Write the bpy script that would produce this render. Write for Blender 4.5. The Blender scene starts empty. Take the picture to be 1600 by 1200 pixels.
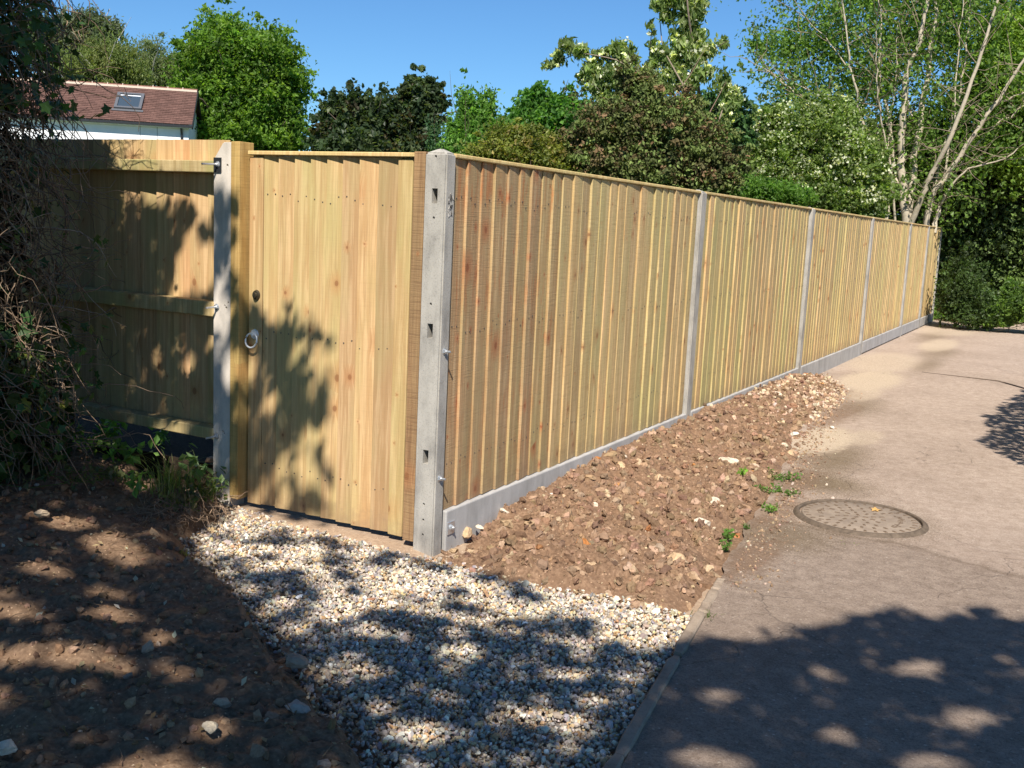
import bpy, bmesh, math, random
import numpy as np
from mathutils import Vector, Matrix, Euler

random.seed(7)
RNG = np.random.default_rng(11)
SC = bpy.context.scene
COL = SC.collection

# ------------------------------------------------------------------ camera
CAM = np.array([2.19736, -3.41720, 1.34126])
FPX, PITCH, ROLL, YAW = 1612.19, math.radians(8.8898), math.radians(2.7216), math.radians(28.6308)
_c, _s = math.cos(PITCH), math.sin(PITCH)
_R = np.array([[1, 0, 0], [0, -_s, -_c], [0, _c, -_s]], float)
_c, _s = math.cos(ROLL), math.sin(ROLL)
_R = np.array([[_c, -_s, 0], [_s, _c, 0], [0, 0, 1]]) @ _R
_c, _s = math.cos(YAW), math.sin(YAW)
_W = np.array([[_c, -_s, 0], [_s, _c, 0], [0, 0, 1]])
_M = _W @ _R.T
cam_data = bpy.data.cameras.new('camera')
cam_data.sensor_width = 36.0
cam_data.lens = FPX / 1600 * 36
cam_data.clip_start = 0.05
cam_data.clip_end = 3000
cam = bpy.data.objects.new('camera', cam_data)
COL.objects.link(cam)
mw = Matrix.Identity(4)
for i in range(3):
    mw[i][0], mw[i][1], mw[i][2], mw[i][3] = _M[i, 0], -_M[i, 1], -_M[i, 2], CAM[i]
cam.matrix_world = mw
SC.camera = cam


def ray(px, py):
    return _M @ np.array([(px - 800) / FPX, (py - 600) / FPX, 1.0])


def at(px, py, dist):
    """survey helper: the point seen at photo pixel px,py at a horizontal distance"""
    d = ray(px, py)
    return CAM + d / math.hypot(d[0], d[1]) * dist


def at_z(px, py, z=0.0):
    d = ray(px, py)
    return CAM + d * ((z - CAM[2]) / d[2])


# ------------------------------------------------------------------ light
KX, KY = 0.38, 0.79                      # sun: the shadow of height 1 falls at (-KX, +KY)
SUN = np.array([KX, -KY, 1.0]); SUN /= np.linalg.norm(SUN)
world = bpy.data.worlds.new('World'); SC.world = world
world.use_nodes = True
wn = world.node_tree; wn.nodes.clear()
sky = wn.nodes.new('ShaderNodeTexSky'); sky.sky_type = 'NISHITA'; sky.sun_disc = False
sky.sun_elevation = math.asin(SUN[2]); sky.sun_rotation = math.atan2(SUN[0], SUN[1])
sky.air_density = 1.0; sky.dust_density = 0.0; sky.ozone_density = 6.0
sky.altitude = 100
bg = wn.nodes.new('ShaderNodeBackground'); bg.inputs['Strength'].default_value = 0.078
wo = wn.nodes.new('ShaderNodeOutputWorld')
tn = wn.nodes.new('ShaderNodeMix'); tn.data_type = 'RGBA'; tn.blend_type = 'MULTIPLY'; tn.inputs[0].default_value = 1
tn.inputs[7].default_value = (.58, .83, 1.0, 1)      # clean deep-blue spring air, the same everywhere
wn.links.new(sky.outputs[0], tn.inputs[6]); wn.links.new(tn.outputs[2], bg.inputs[0]); wn.links.new(bg.outputs[0], wo.inputs[0])
sd = bpy.data.lights.new('sun', 'SUN'); sd.energy = 5.0; sd.angle = math.radians(0.53); sd.color = (1, .94, .85)
so = bpy.data.objects.new('sun', sd); COL.objects.link(so)
so.rotation_euler = Vector(SUN).to_track_quat('Z', 'Y').to_euler()
SC.view_settings.view_transform = 'Standard'; SC.view_settings.look = 'None'
SC.view_settings.exposure = 0.68; SC.view_settings.gamma = 1.0
SC.view_settings.use_curve_mapping = False
SC.cycles.max_bounces = 6; SC.cycles.transparent_max_bounces = 4
SC.cycles.diffuse_bounces = 3; SC.cycles.glossy_bounces = 2; SC.cycles.transmission_bounces = 4
SC.render.film_transparent = False

# ------------------------------------------------------------------ noise
_T = np.random.default_rng(5).random((4, 256, 256))


def vn(x, y, k=0):
    xi = np.floor(x).astype(int); yi = np.floor(y).astype(int)
    fx = x - xi; fy = y - yi
    fx = fx * fx * (3 - 2 * fx); fy = fy * fy * (3 - 2 * fy)
    t = _T[k % 4]
    a = t[xi & 255, yi & 255]; b = t[(xi + 1) & 255, yi & 255]
    c = t[xi & 255, (yi + 1) & 255]; d = t[(xi + 1) & 255, (yi + 1) & 255]
    return (a * (1 - fx) + b * fx) * (1 - fy) + (c * (1 - fx) + d * fx) * fy


def fbm(x, y, oct=4, k=0):
    s = 0; a = 0.5; n = 0
    for i in range(oct):
        s = s + a * vn(x * 2 ** i + 17.3 * i + k * 31, y * 2 ** i + 9.1 * i, k + i); n += a; a *= .5
    return s / n


def sstep(a, b, x):
    t = np.clip((x - a) / (b - a), 0, 1)
    return t * t * (3 - 2 * t)


# ------------------------------------------------------------------ mesh helpers
class MB:
    """collects uniform n-gon batches, links them as ONE mesh object"""
    def __init__(s):
        s.v = []; s.f = []; s.c = []; s.n = 0

    def add(s, v, f, col=None):
        v = np.asarray(v, float).reshape(-1, 3)
        f = np.asarray(f, int)
        s.v.append(v); s.f.append(f + s.n)
        if col is None: col = (1, 1, 1)
        col = np.asarray(col, float)
        if col.ndim == 1: col = np.tile(col, (len(v), 1))
        s.c.append(col)
        s.n += len(v)
        return s

    def box(s, lo, hi, col=None):
        x0, y0, z0 = lo; x1, y1, z1 = hi
        v = [(x0, y0, z0), (x1, y0, z0), (x1, y1, z0), (x0, y1, z0), (x0, y0, z1), (x1, y0, z1), (x1, y1, z1), (x0, y1, z1)]
        f = [(0, 3, 2, 1), (4, 5, 6, 7), (0, 1, 5, 4), (1, 2, 6, 5), (2, 3, 7, 6), (3, 0, 4, 7)]
        return s.add(v, f, col)

    def tube(s, pts, radii, sides=5, col=None, cap=True):
        pts = np.asarray(pts, float); n = len(pts)
        radii = np.broadcast_to(np.asarray(radii, float), (n,))
        t = np.gradient(pts, axis=0); t /= np.linalg.norm(t, axis=1)[:, None] + 1e-9
        ref = np.array([0.31, 0.17, 0.93])
        u = np.cross(t, ref); u /= np.linalg.norm(u, axis=1)[:, None] + 1e-9
        w = np.cross(t, u)
        a = np.arange(sides) * 2 * math.pi / sides
        ring = pts[:, None, :] + radii[:, None, None] * (u[:, None, :] * np.cos(a)[None, :, None] + w[:, None, :] * np.sin(a)[None, :, None])
        f = []
        for i in range(n - 1):
            for j in range(sides):
                k = (j + 1) % sides
                f.append((i * sides + j, i * sides + k, (i + 1) * sides + k, (i + 1) * sides + j))
        s.add(ring.reshape(-1, 3), f, col)
        return s

    def build(s, name, mat, parent=None, smooth=False, color=True):
        me = bpy.data.meshes.new(name)
        v = np.concatenate(s.v); me.vertices.add(len(v)); me.vertices.foreach_set('co', v.ravel())
        loops = np.concatenate([f.ravel() for f in s.f])
        lens = np.concatenate([np.full(len(f), f.shape[1]) for f in s.f])
        me.loops.add(len(loops)); me.loops.foreach_set('vertex_index', loops)
        me.polygons.add(len(lens)); me.polygons.foreach_set('loop_start', np.concatenate([[0], np.cumsum(lens)[:-1]]))
        me.update(calc_edges=True)
        me.validate()
        if color:
            ca = me.color_attributes.new('tint', 'FLOAT_COLOR', 'POINT')
            c = np.concatenate(s.c); c = np.hstack([c, np.ones((len(c), 1))])
            ca.data.foreach_set('color', c.ravel())
        me.polygons.foreach_set('use_smooth', np.full(len(lens), smooth))
        if mat: me.materials.append(mat)
        o = bpy.data.objects.new(name, me); COL.objects.link(o)
        if parent: o.parent = parent
        return o


def thing(name, label, cat, loc=(0, 0, 0), rz=0.0, group=None):
    o = bpy.data.objects.new(name, None); COL.objects.link(o)
    o.location = loc; o.rotation_euler = (0, 0, rz); o.empty_display_size = .1
    o['label'] = label; o['category'] = cat
    if group: o['group'] = group
    return o


def tag(o, label=None, cat=None, group=None, kind=None):
    if label: o['label'] = label
    if cat: o['category'] = cat
    if group: o['group'] = group
    if kind: o['kind'] = kind
    return o


def bm_obj(name, bm, mat, parent=None, smooth=False):
    me = bpy.data.meshes.new(name); bm.to_mesh(me); bm.free()
    if smooth:
        me.polygons.foreach_set('use_smooth', np.full(len(me.polygons), True))
    me.materials.append(mat)
    o = bpy.data.objects.new(name, me); COL.objects.link(o)
    if parent: o.parent = parent
    return o


def copy_mesh_obj(o, parent, loc, rot=(0, 0, 0), scale=(1, 1, 1)):
    c = o.copy(); COL.objects.link(c); c.parent = parent
    c.location = loc; c.rotation_euler = rot; c.scale = scale
    return c


# ------------------------------------------------------------------ materials
class NT:
    def __init__(s, name):
        s.m = bpy.data.materials.new(name); s.m.use_nodes = True
        s.t = s.m.node_tree; s.t.nodes.clear()
        s.out = s.t.nodes.new('ShaderNodeOutputMaterial')

    def n(s, typ, ins=None, **kw):
        nd = s.t.nodes.new(typ)
        for k, v in kw.items(): setattr(nd, k, v)
        if ins:
            for k, v in ins.items():
                sk = nd.inputs[k]
                if hasattr(v, 'is_output'): s.t.links.new(v, sk)
                else: sk.default_value = v
        return nd

    def link(s, a, b): s.t.links.new(a, b)

    def noise(s, vec, scale, detail=4, rough=.55, dist=0.0):
        return s.n('ShaderNodeTexNoise', {'Vector': vec, 'Scale': scale, 'Detail': detail, 'Roughness': rough, 'Distortion': dist}).outputs['Fac']

    def ramp(s, fac, stops, interp='LINEAR'):
        r = s.n('ShaderNodeValToRGB', {'Fac': fac}); cr = r.color_ramp; cr.interpolation = interp
        while len(cr.elements) < len(stops): cr.elements.new(.5)
        for e, (p, c) in zip(cr.elements, stops):
            e.position = p
            e.color = (c, c, c, 1) if isinstance(c, (int, float)) else (*c, 1)
        return r.outputs['Color']

    def math(s, op, a, b=None, clamp=False):
        nd = s.n('ShaderNodeMath', operation=op, use_clamp=clamp)
        for i, v in enumerate((a, b)):
            if v is None: continue
            if hasattr(v, 'is_output'): s.link(v, nd.inputs[i])
            else: nd.inputs[i].default_value = v
        return nd.outputs[0]

    def mix(s, fac, a, b, mode='MIX'):
        nd = s.n('ShaderNodeMix', data_type='RGBA', blend_type=mode)
        for i, v in ((0, fac), (6, a), (7, b)):
            if hasattr(v, 'is_output'): s.link(v, nd.inputs[i])
            elif i == 0: nd.inputs[0].default_value = v
            else: nd.inputs[i].default_value = (*v, 1) if len(v) == 3 else v
        return nd.outputs[2]

    def mapping(s, vec, scale=(1, 1, 1), loc=(0, 0, 0)):
        return s.n('ShaderNodeMapping', {'Vector': vec, 'Scale': scale, 'Location': loc}).outputs[0]

    def obj(s): return s.n('ShaderNodeTexCoord').outputs['Object']

    def bump(s, h, strength=.3, dist=.01):
        return s.n('ShaderNodeBump', {'Height': h, 'Strength': strength, 'Distance': dist}).outputs[0]

    def bsdf(s, col, rough=.8, normal=None, spec=.3, metal=0.0, sub=None):
        b = s.n('ShaderNodeBsdfPrincipled', {'Specular IOR Level': spec, 'Metallic': metal})
        for k, v in (('Base Color', col), ('Roughness', rough)):
            if hasattr(v, 'is_output'): s.link(v, b.inputs[k])
            else: b.inputs[k].default_value = (*v, 1) if isinstance(v, tuple) else v
        if normal is not None: s.link(normal, b.inputs['Normal'])
        return b.outputs[0]

    def done(s, sh): s.link(sh, s.out.inputs['Surface']); return s.m


def mat_wood(name, light, dark, green, knot=(.22, .09, .035), resin=0.0, saw=.35, spread=.5):
    t = NT(name); co = t.obj()
    rnd = t.n('ShaderNodeObjectInfo').outputs['Random']
    off = t.n('ShaderNodeCombineXYZ', {'X': t.math('MULTIPLY', rnd, 37.0), 'Y': t.math('MULTIPLY', rnd, 11.0), 'Z': t.math('MULTIPLY', rnd, 91.0)}).outputs[0]
    p = t.n('ShaderNodeVectorMath', {0: co, 1: off}, operation='ADD').outputs[0]
    # knots: round in the face plane
    kp = t.mapping(p, (9.0, 0.4, 3.6))
    vor = t.n('ShaderNodeTexVoronoi', {'Vector': kp, 'Scale': 1.0, 'Randomness': 1.0}, feature='F1')
    # metric correction: distances in x (9/m) and z (3.6/m): use warped space so that knots are ~round
    sub = t.n('ShaderNodeVectorMath', {0: kp, 1: vor.outputs['Position']}, operation='SUBTRACT').outputs[0]
    sp = t.n('ShaderNodeSeparateXYZ', {0: sub})
    dx = t.math('DIVIDE', sp.outputs[0], 9.0); dz = t.math('DIVIDE', sp.outputs[2], 3.6)
    d2 = t.math('SQRT', t.math('ADD', t.math('MULTIPLY', dx, dx), t.math('MULTIPLY', t.math('MULTIPLY', dz, dz), .55)))
    kr = t.n('ShaderNodeSeparateColor', {0: vor.outputs['Color']})
    ksize = t.math('ADD', t.math('MULTIPLY', t.math('POWER', kr.outputs[0], 3.0), .018), .0035)
    kd = t.math('DIVIDE', d2, ksize)
    on = t.math('GREATER_THAN', kr.outputs[1], .38)
    rg1 = t.math('SINE', t.math('MULTIPLY', kd, 11.0))
    core = t.math('MULTIPLY', t.ramp(t.math('ADD', kd, t.math('MULTIPLY', rg1, .09)), [(0, 1), (.55, .8), (.75, .25), (1.0, 0)]), on)
    halo = t.math('MULTIPLY', t.ramp(t.math('DIVIDE', kd, 3.2), [(0, 1), (.4, .7), (1.0, 0)]), on)
    # grain, bent round the knots
    bend = t.math('MULTIPLY', halo, .012)
    sx = t.n('ShaderNodeSeparateXYZ', {0: p})
    warpx = t.math('ADD', sx.outputs[0], t.math('MULTIPLY', t.math('SIGN', dx), bend))
    gp = t.n('ShaderNodeCombineXYZ', {'X': warpx, 'Y': sx.outputs[1], 'Z': sx.outputs[2]}).outputs[0]
    g1 = t.noise(t.mapping(gp, (60, 30, 2.2)), 1.0, 5, .6, .6)
    g2 = t.noise(t.mapping(gp, (240, 80, 5)), 1.0, 3, .6)
    sw = t.noise(t.mapping(p, (9, 9, 240)), 1.0, 2, .5)
    blot = t.noise(t.mapping(p, (7, 7, 1.3)), 1.0, 3, .55)
    c = t.ramp(g1, [(.30, dark), (.48, tuple(.35 * a + .65 * b for a, b in zip(light, dark))), (.60, light), (.72, tuple(1.08 * a for a in light))])
    c = t.mix(t.ramp(blot, [(.42, 0.0), (.66, .75)]), c, green)
    tone = t.ramp(rnd, [(0, (1 - .5 * spread, 1 - .56 * spread, 1 - .65 * spread)), (.35, (1.0, .95, .88)), (.7, (.95, 1.0, .86)), (1, (1.12, 1.0, .92))])
    c = t.mix(1.0, c, tone, 'MULTIPLY')
    c = t.mix(t.math('MULTIPLY', halo, .35 + .45 * resin), c, (knot[0] * 1.9, knot[1] * 1.5, knot[2] * 1.2))
    c = t.mix(t.math('MULTIPLY', core, .8), c, knot)
    c = t.mix(t.math('MULTIPLY', t.ramp(g2, [(.35, 1), (.5, 0)]), .22), c, tuple(x * .5 for x in dark))
    if resin:
        rs = t.noise(t.mapping(p, (22, 10, 3.0)), 1.0, 4, .65, .8)
        hb = t.noise(t.mapping(co, (1, 1, 2.6)), 1.0, 1)
        c = t.mix(t.math('MULTIPLY', t.math('MULTIPLY', t.ramp(rs, [(.5, 0), (.62, 1)]), t.ramp(hb, [(.45, .15), (.6, 1)])), resin), c, (.42, .12, .03))
    oz = t.n('ShaderNodeSeparateXYZ', {0: co}).outputs[2]
    spl = t.math('MULTIPLY', t.ramp(t.math('ADD', t.math('MULTIPLY', oz, 4.0), t.math('MULTIPLY', t.noise(p, 40, 4, .7), .9)), [(.35, 1), (.85, 0)]), .5)
    c = t.mix(spl, c, (.24, .16, .10))
    h = t.math('ADD', t.math('ADD', t.math('MULTIPLY', g1, .5), t.math('MULTIPLY', g2, .25)), t.math('MULTIPLY', sw, saw))
    c = t.mix(t.math('MULTIPLY', t.ramp(sw, [(.3, 1), (.48, 0)]), saw * .5), c, tuple(x * .6 for x in dark))
    return t.done(t.bsdf(c, .75, t.bump(h, .5, .004), .25))


def mat_concrete(name, base, dark, speck=.3):
    t = NT(name); co = t.obj()
    rnd = t.n('ShaderNodeObjectInfo').outputs['Random']
    p = t.n('ShaderNodeVectorMath', {0: co, 1: t.n('ShaderNodeCombineXYZ', {'X': t.math('MULTIPLY', rnd, 9.0), 'Z': t.math('MULTIPLY', rnd, 31.0)}).outputs[0]}, operation='ADD').outputs[0]
    a = t.noise(t.mapping(p, (1, 1, .5)), 9, 6, .65)
    b = t.noise(p, 160, 3, .6)
    v = t.n('ShaderNodeTexVoronoi', {'Vector': p, 'Scale': 120.0}).outputs['Distance']
    streak = t.noise(t.mapping(p, (30, 30, 1.5)), 1, 4, .6)
    c = t.ramp(a, [(.3, dark), (.52, base), (.75, tuple(min(1, x * 1.22) for x in base))])
    c = t.mix(t.math('MULTIPLY', t.ramp(streak, [(.5, 0), (.7, 1)]), .35), c, tuple(min(1, x * 1.3) for x in base))
    pits = t.ramp(v, [(.08, 1), (.2, 0)])
    pm = t.math('MULTIPLY', pits, t.ramp(b, [(.52, 0), (.6, 1)]))
    c = t.mix(t.math('MULTIPLY', pm, .7), c, tuple(x * .35 for x in dark))
    c = t.mix(t.math('MULTIPLY', t.ramp(b, [(.3, 1), (.45, 0)]), speck), c, tuple(x * .6 for x in dark))
    h = t.math('SUBTRACT', t.math('ADD', t.math('MULTIPLY', a, .6), t.math('MULTIPLY', b, .3)), pm)
    return t.done(t.bsdf(c, .88, t.bump(h, .5, .004), .2))


def mat_leaf(name, mul=1.0, transl=.35, gloss=.25, rough=.45):
    t = NT(name)
    c = t.n('ShaderNodeVertexColor', layer_name='tint').outputs['Color']
    d = t.bsdf(c, rough, None, gloss)
    tc = t.mix(1.0, c, (2.1, 2.2, .8), 'MULTIPLY')
    tr = t.n('ShaderNodeBsdfTranslucent', {'Color': tc}).outputs[0]
    mx = t.n('ShaderNodeMixShader', {0: transl, 1: d, 2: tr}).outputs[0]
    return t.done(mx)


def mat_tint(name, rough=.8, spec=.3, bumps=0.0, bscale=60):
    t = NT(name)
    c = t.n('ShaderNodeVertexColor', layer_name='tint').outputs['Color']
    nz = t.noise(t.obj(), bscale, 4, .6)
    c = t.mix(t.math('MULTIPLY', t.ramp(nz, [(.35, 1), (.6, 0)]), .45), c, t.mix(1.0, c, (.5, .47, .45), 'MULTIPLY'))
    nrm = t.bump(nz, bumps, .004) if bumps else None
    return t.done(t.bsdf(c, rough, nrm, spec))


def mat_plain(name, col, rough=.5, metal=0.0, spec=.5, var=.15, scale=30, bump=.15):
    t = NT(name); nz = t.noise(t.obj(), scale, 4, .6)
    c = t.ramp(nz, [(.3, tuple(x * (1 - var) for x in col)), (.7, tuple(min(1, x * (1 + var)) for x in col))])
    return t.done(t.bsdf(c, rough, t.bump(nz, bump, .002), spec, metal))


M = {}
M['gate_wood'] = mat_wood('gate_wood', (.60, .415, .235), (.43, .265, .13), (.44, .365, .175), saw=.15, spread=.5)
M['fence_wood'] = mat_wood('fence_wood', (.62, .465, .255), (.43, .30, .145), (.44, .38, .19), saw=.6, spread=.35)
M['fence_wood_red'] = mat_wood('fence_wood_red', (.55, .385, .22), (.37, .23, .12), (.38, .30, .16), knot=(.22, .07, .03), resin=.55, saw=.6, spread=.3)
M['frame_wood'] = mat_wood('frame_wood', (.56, .37, .155), (.42, .25, .09), (.38, .28, .11), saw=.5, spread=.1)
M['brown_wood'] = mat_wood('brown_wood', (.34, .21, .115), (.20, .11, .06), (.27, .18, .10), saw=.8, spread=.1)
M['cap_wood'] = mat_wood('cap_wood', (.72, .55, .29), (.55, .38, .17), (.55, .45, .2), saw=.2, spread=.15)
M['rail_wood'] = mat_wood('rail_wood', (.50, .40, .22), (.36, .27, .13), (.33, .33, .13), saw=.3, spread=.1)
M['concrete'] = mat_concrete('concrete', (.38, .355, .315), (.22, .205, .185), .55)
M['board_concrete'] = mat_concrete('board_concrete', (.38, .365, .35), (.29, .28, .265), .15)
M['pale_concrete'] = mat_concrete('pale_concrete', (.56, .50, .43), (.40, .36, .31), .1)
M['kerb_concrete'] = mat_concrete('kerb_concrete', (.30, .235, .175), (.19, .14, .10), .4)
M['steel'] = mat_plain('galvanised_steel', (.62, .64, .66), .38, .8)
M['black_steel'] = mat_plain('black_steel', (.025, .027, .03), .5, .2)
M['bronze'] = mat_plain('dark_bronze', (.10, .085, .06), .35, .7)
M['white_metal'] = mat_plain('white_metal', (.78, .78, .76), .3, .2)
M['leaf'] = mat_leaf('leaf', transl=.46)
M['leaf_dark'] = mat_leaf('dark_glossy_leaf', transl=.2, gloss=.22, rough=.45)
M['leaf_dry'] = mat_leaf('dry_leaf', transl=.15, gloss=.1, rough=.7)
M['bark'] = mat_tint('bark', .9, .15, .6, 35)
M['stone'] = mat_tint('stone', .8, .3, .3, 45)
M['clod'] = mat_tint('clod', .95, .1, .6, 120)

# ------------------------------------------------------------------ ground
# edge of the dug bank: points on the border, gravel to the right of it
BORD = np.array([(-1.45, .30), (-1.16, .02), (-1.02, -.14), (-.90, -.46), (-.55, -.70), (-.2, -.87), (.12, -1.04), (.5, -1.27), (.72, -1.40), (.86, -1.50), (1.0, -1.75), (1.15, -2.2), (1.3, -3.2), (1.5, -4.5)])


def polydist(x, y, P):
    """signed distance to a polyline, positive to its right-hand (south-west) side"""
    best = np.full(x.shape, 1e9); sg = np.zeros(x.shape)
    for (ax, ay), (bx, by) in zip(P[:-1], P[1:]):
        dx, dy = bx - ax, by - ay; L = dx * dx + dy * dy
        t = np.clip(((x - ax) * dx + (y - ay) * dy) / L, 0, 1)
        qx = x - (ax + t * dx); qy = y - (ay + t * dy)
        d = np.hypot(qx, qy); cr = dx * (y - ay) - dy * (x - ax)
        m = d < best
        best = np.where(m, d, best); sg = np.where(m, -np.sign(cr), sg)
    return best * sg


def bank_h(x, y):
    d = polydist(x, y, BORD) + .13 * (fbm(x * 6, y * 6, 4, 1) - .5)
    big = .075 + .10 * (fbm(x * 1.3 + 5, y * 1.3, 2, 2) - .4)
    h = -.03 + big * sstep(0, .11, d) + .07 * sstep(.1, 1.2, d) * sstep(-1.9, -.6, y)
    h += .06 * sstep(.0, .5, d) * sstep(-.55, -.1, y)
    r = sstep(0.0, .06, d)
    h += r * (.055 * (fbm(x * 7, y * 7, 4, 3) - .5) + .034 * (fbm(x * 26, y * 26, 3, 0) - .5) + .020 * (fbm(x * 80, y * 80, 2, 2) - .5))
    # hollow under the garden fence
    h -= .09 * sstep(-.14, .0, y) * sstep(-1.22, -1.4, x)
    return h


def soil_edge(y):
    ys = np.array([-.3, -.05, .0, .4, 1.08, 1.57, 2.3, 3.14, 4.2, 5.2, 6.06, 6.5, 7.0])
    xs = np.array([.6, 1.06, 1.09, 1.06, .98, .93, .87, .74, .60, .52, .40, .22, .0])
    return np.interp(y, ys, xs)


def soil_h(x, y):
    e = soil_edge(y) + .16 * (fbm(x * 5, y * 5, 4, 1) - .5) * sstep(.3, .6, y) + .01
    d = e - x
    body = sstep(-.02, .16, d) * sstep(6.7, 6.2, y) * sstep(-.16, .12, y + .25 * (fbm(x * 5, y * 5 + 9, 2, 3) - .5) + .10 * (1 - np.clip(x, 0, 1)))
    h = -.045 + body * (.085 + .035 * sstep(.5, .05, x) * sstep(1.0, 4.0, y) + .035 * (fbm(x * 3, y * 3, 2, 2) - .5))
    h += body * sstep(.42, .0, x) * np.interp(y, [.1, .5, .9, 1.3, 2.2, 3.2, 4.2, 5.2, 6.2], [-.01, .0, .03, .055, .06, .05, .045, .03, 0])
    k = fbm(x * 16, y * 16, 3, 0); k2 = np.abs(fbm(x * 34, y * 34, 3, 1) - .5) * 2
    h += body * (.046 * (k - .5) + .034 * (k2 - .3) + .020 * (fbm(x * 85, y * 85, 2, 3) - .5))
    h -= .05 * sstep(.35, .05, x) * sstep(.55, .2, y) * body
    return h


def grid(name, x0, x1, y0, y1, step, hf, mat, keep=None, smooth=True):
    nx = int((x1 - x0) / step) + 1; ny = int((y1 - y0) / step) + 1
    X, Y = np.meshgrid(np.linspace(x0, x1, nx), np.linspace(y0, y1, ny), indexing='ij')
    Z = hf(X, Y)
    v = np.stack([X, Y, Z], -1).reshape(-1, 3)
    i = np.arange(nx - 1)[:, None] * ny + np.arange(ny - 1)[None, :]
    f = np.stack([i, i + ny, i + ny + 1, i + 1], -1).reshape(-1, 4)
    if keep is not None:
        cx = (X[:-1, :-1] + X[1:, 1:]) / 2; cy = (Y[:-1, :-1] + Y[1:, 1:]) / 2
        f = f[keep(cx, cy).reshape(-1)]
        used = np.unique(f); mp = np.zeros(len(v), int); mp[used] = np.arange(len(used)); v = v[used]; f = mp[f]
    return MB().add(v, f).build(name, mat, None, smooth, color=False)


def soil_mat(name, light, mid, dark, damp=.0):
    t = NT(name); p = t.obj()
    a = t.noise(p, 5, 5, .6); b = t.noise(p, 60, 5, .65); c3 = t.noise(p, 300, 3, .6)
    c = t.ramp(b, [(.32, dark), (.5, mid), (.7, light)])
    c = t.mix(t.ramp(a, [(.4, 0.0), (.65, .55)]), c, mid)
    v = t.n('ShaderNodeTexVoronoi', {'Vector': p, 'Scale': 95.0}, feature='F1')
    vc = t.n('ShaderNodeSeparateColor', {0: v.outputs['Color']})
    grit = t.math('MULTIPLY', t.ramp(v.outputs['Distance'], [(.18, 1), (.3, 0)]), t.math('GREATER_THAN', vc.outputs[0], .88))
    c = t.mix(t.math('MULTIPLY', grit, .65), c, tuple(min(1, x * 1.9) for x in light))
    h = t.math('ADD', t.math('MULTIPLY', b, .7), t.math('MULTIPLY', c3, .35))
    return t.done(t.bsdf(c, .95, t.bump(h, .7, .008), .1))


M['soil'] = soil_mat('soil', (.31, .20, .125), (.20, .122, .075), (.115, .068, .042))
M['bank_soil'] = soil_mat('bank_soil', (.28, .19, .12), (.185, .118, .074), (.11, .068, .043))
M['sand'] = soil_mat('sand_bedding', (.45, .34, .24), (.36, .26, .18), (.28, .19, .13))
M['grass_ground'] = soil_mat('grass_ground', (.10, .13, .04), (.07, .10, .03), (.05, .06, .025))

# asphalt lane: dusty pinkish tan, older darker strip near, moss stains, pale sand patches
t = NT('lane_asphalt'); p = t.obj()
a = t.noise(p, 1.1, 4, .55); b = t.noise(p, 14, 5, .62); fine = t.noise(p, 330, 3, .7); f2 = t.noise(p, 110, 4, .7)
base = t.ramp(b, [(.3, (.40, .305, .235)), (.52, (.50, .39, .31)), (.72, (.57, .455, .365))])
old = t.ramp(b, [(.3, (.21, .16, .125)), (.52, (.29, .225, .175)), (.75, (.37, .29, .225))])
sx = t.n('ShaderNodeSeparateXYZ', {0: p})
px_, py_ = sx.outputs[0], sx.outputs[1]


def blob(cx, cy, rx, ry, n=b, amt=.9, lo=.75, hi=1.05, ang=0.0):
    ex = t.math('SUBTRACT', px_, cx); ey = t.math('SUBTRACT', py_, cy)
    ca, sa = math.cos(ang), math.sin(ang)
    u = t.math('DIVIDE', t.math('ADD', t.math('MULTIPLY', ex, ca), t.math('MULTIPLY', ey, sa)), rx)
    w = t.math('DIVIDE', t.math('SUBTRACT', t.math('MULTIPLY', ey, ca), t.math('MULTIPLY', ex, sa)), ry)
    d = t.math('SQRT', t.math('ADD', t.math('MULTIPLY', u, u), t.math('MULTIPLY', w, w)))
    d = t.math('ADD', d, t.math('MULTIPLY', t.math('SUBTRACT', n, .5), amt))
    return t.ramp(d, [(lo, 1), (hi, 0)]) if hi <= 1 else t.math('SUBTRACT', 1.0, t.math('DIVIDE', t.math('SUBTRACT', d, lo), hi - lo, ), clamp=True)


# boundary of the darker strip: y < 1.3 + bend
edge = t.math('ADD', t.math('SUBTRACT', 1.36, py_), t.math('MULTIPLY', t.math('SUBTRACT', t.noise(p, 3, 4, .6), .5), .28))
edge = t.math('SUBTRACT', edge, t.math('MULTIPLY', t.math('MAXIMUM', t.math('SUBTRACT', px_, 1.7), 0.0), .35))
oldf = t.math('MULTIPLY', t.ramp(t.math('ADD', t.math('MULTIPLY', edge, 3.0), .5, clamp=True), [(.3, 0), (.75, 1)]), .72)
c = t.mix(oldf, base, old)
c = t.mix(t.math('MULTIPLY', t.ramp(a, [(.42, 0), (.68, 1)]), .35), c, (.26, .19, .14))
# crack line between them
cr = t.math('ABSOLUTE', t.math('ADD', edge, -.02))
c = t.mix(t.math('MULTIPLY', t.ramp(t.math('MULTIPLY', cr, 8.0), [(.0, 1), (.35, 0)]), .45), c, (.12, .08, .05))
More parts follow.
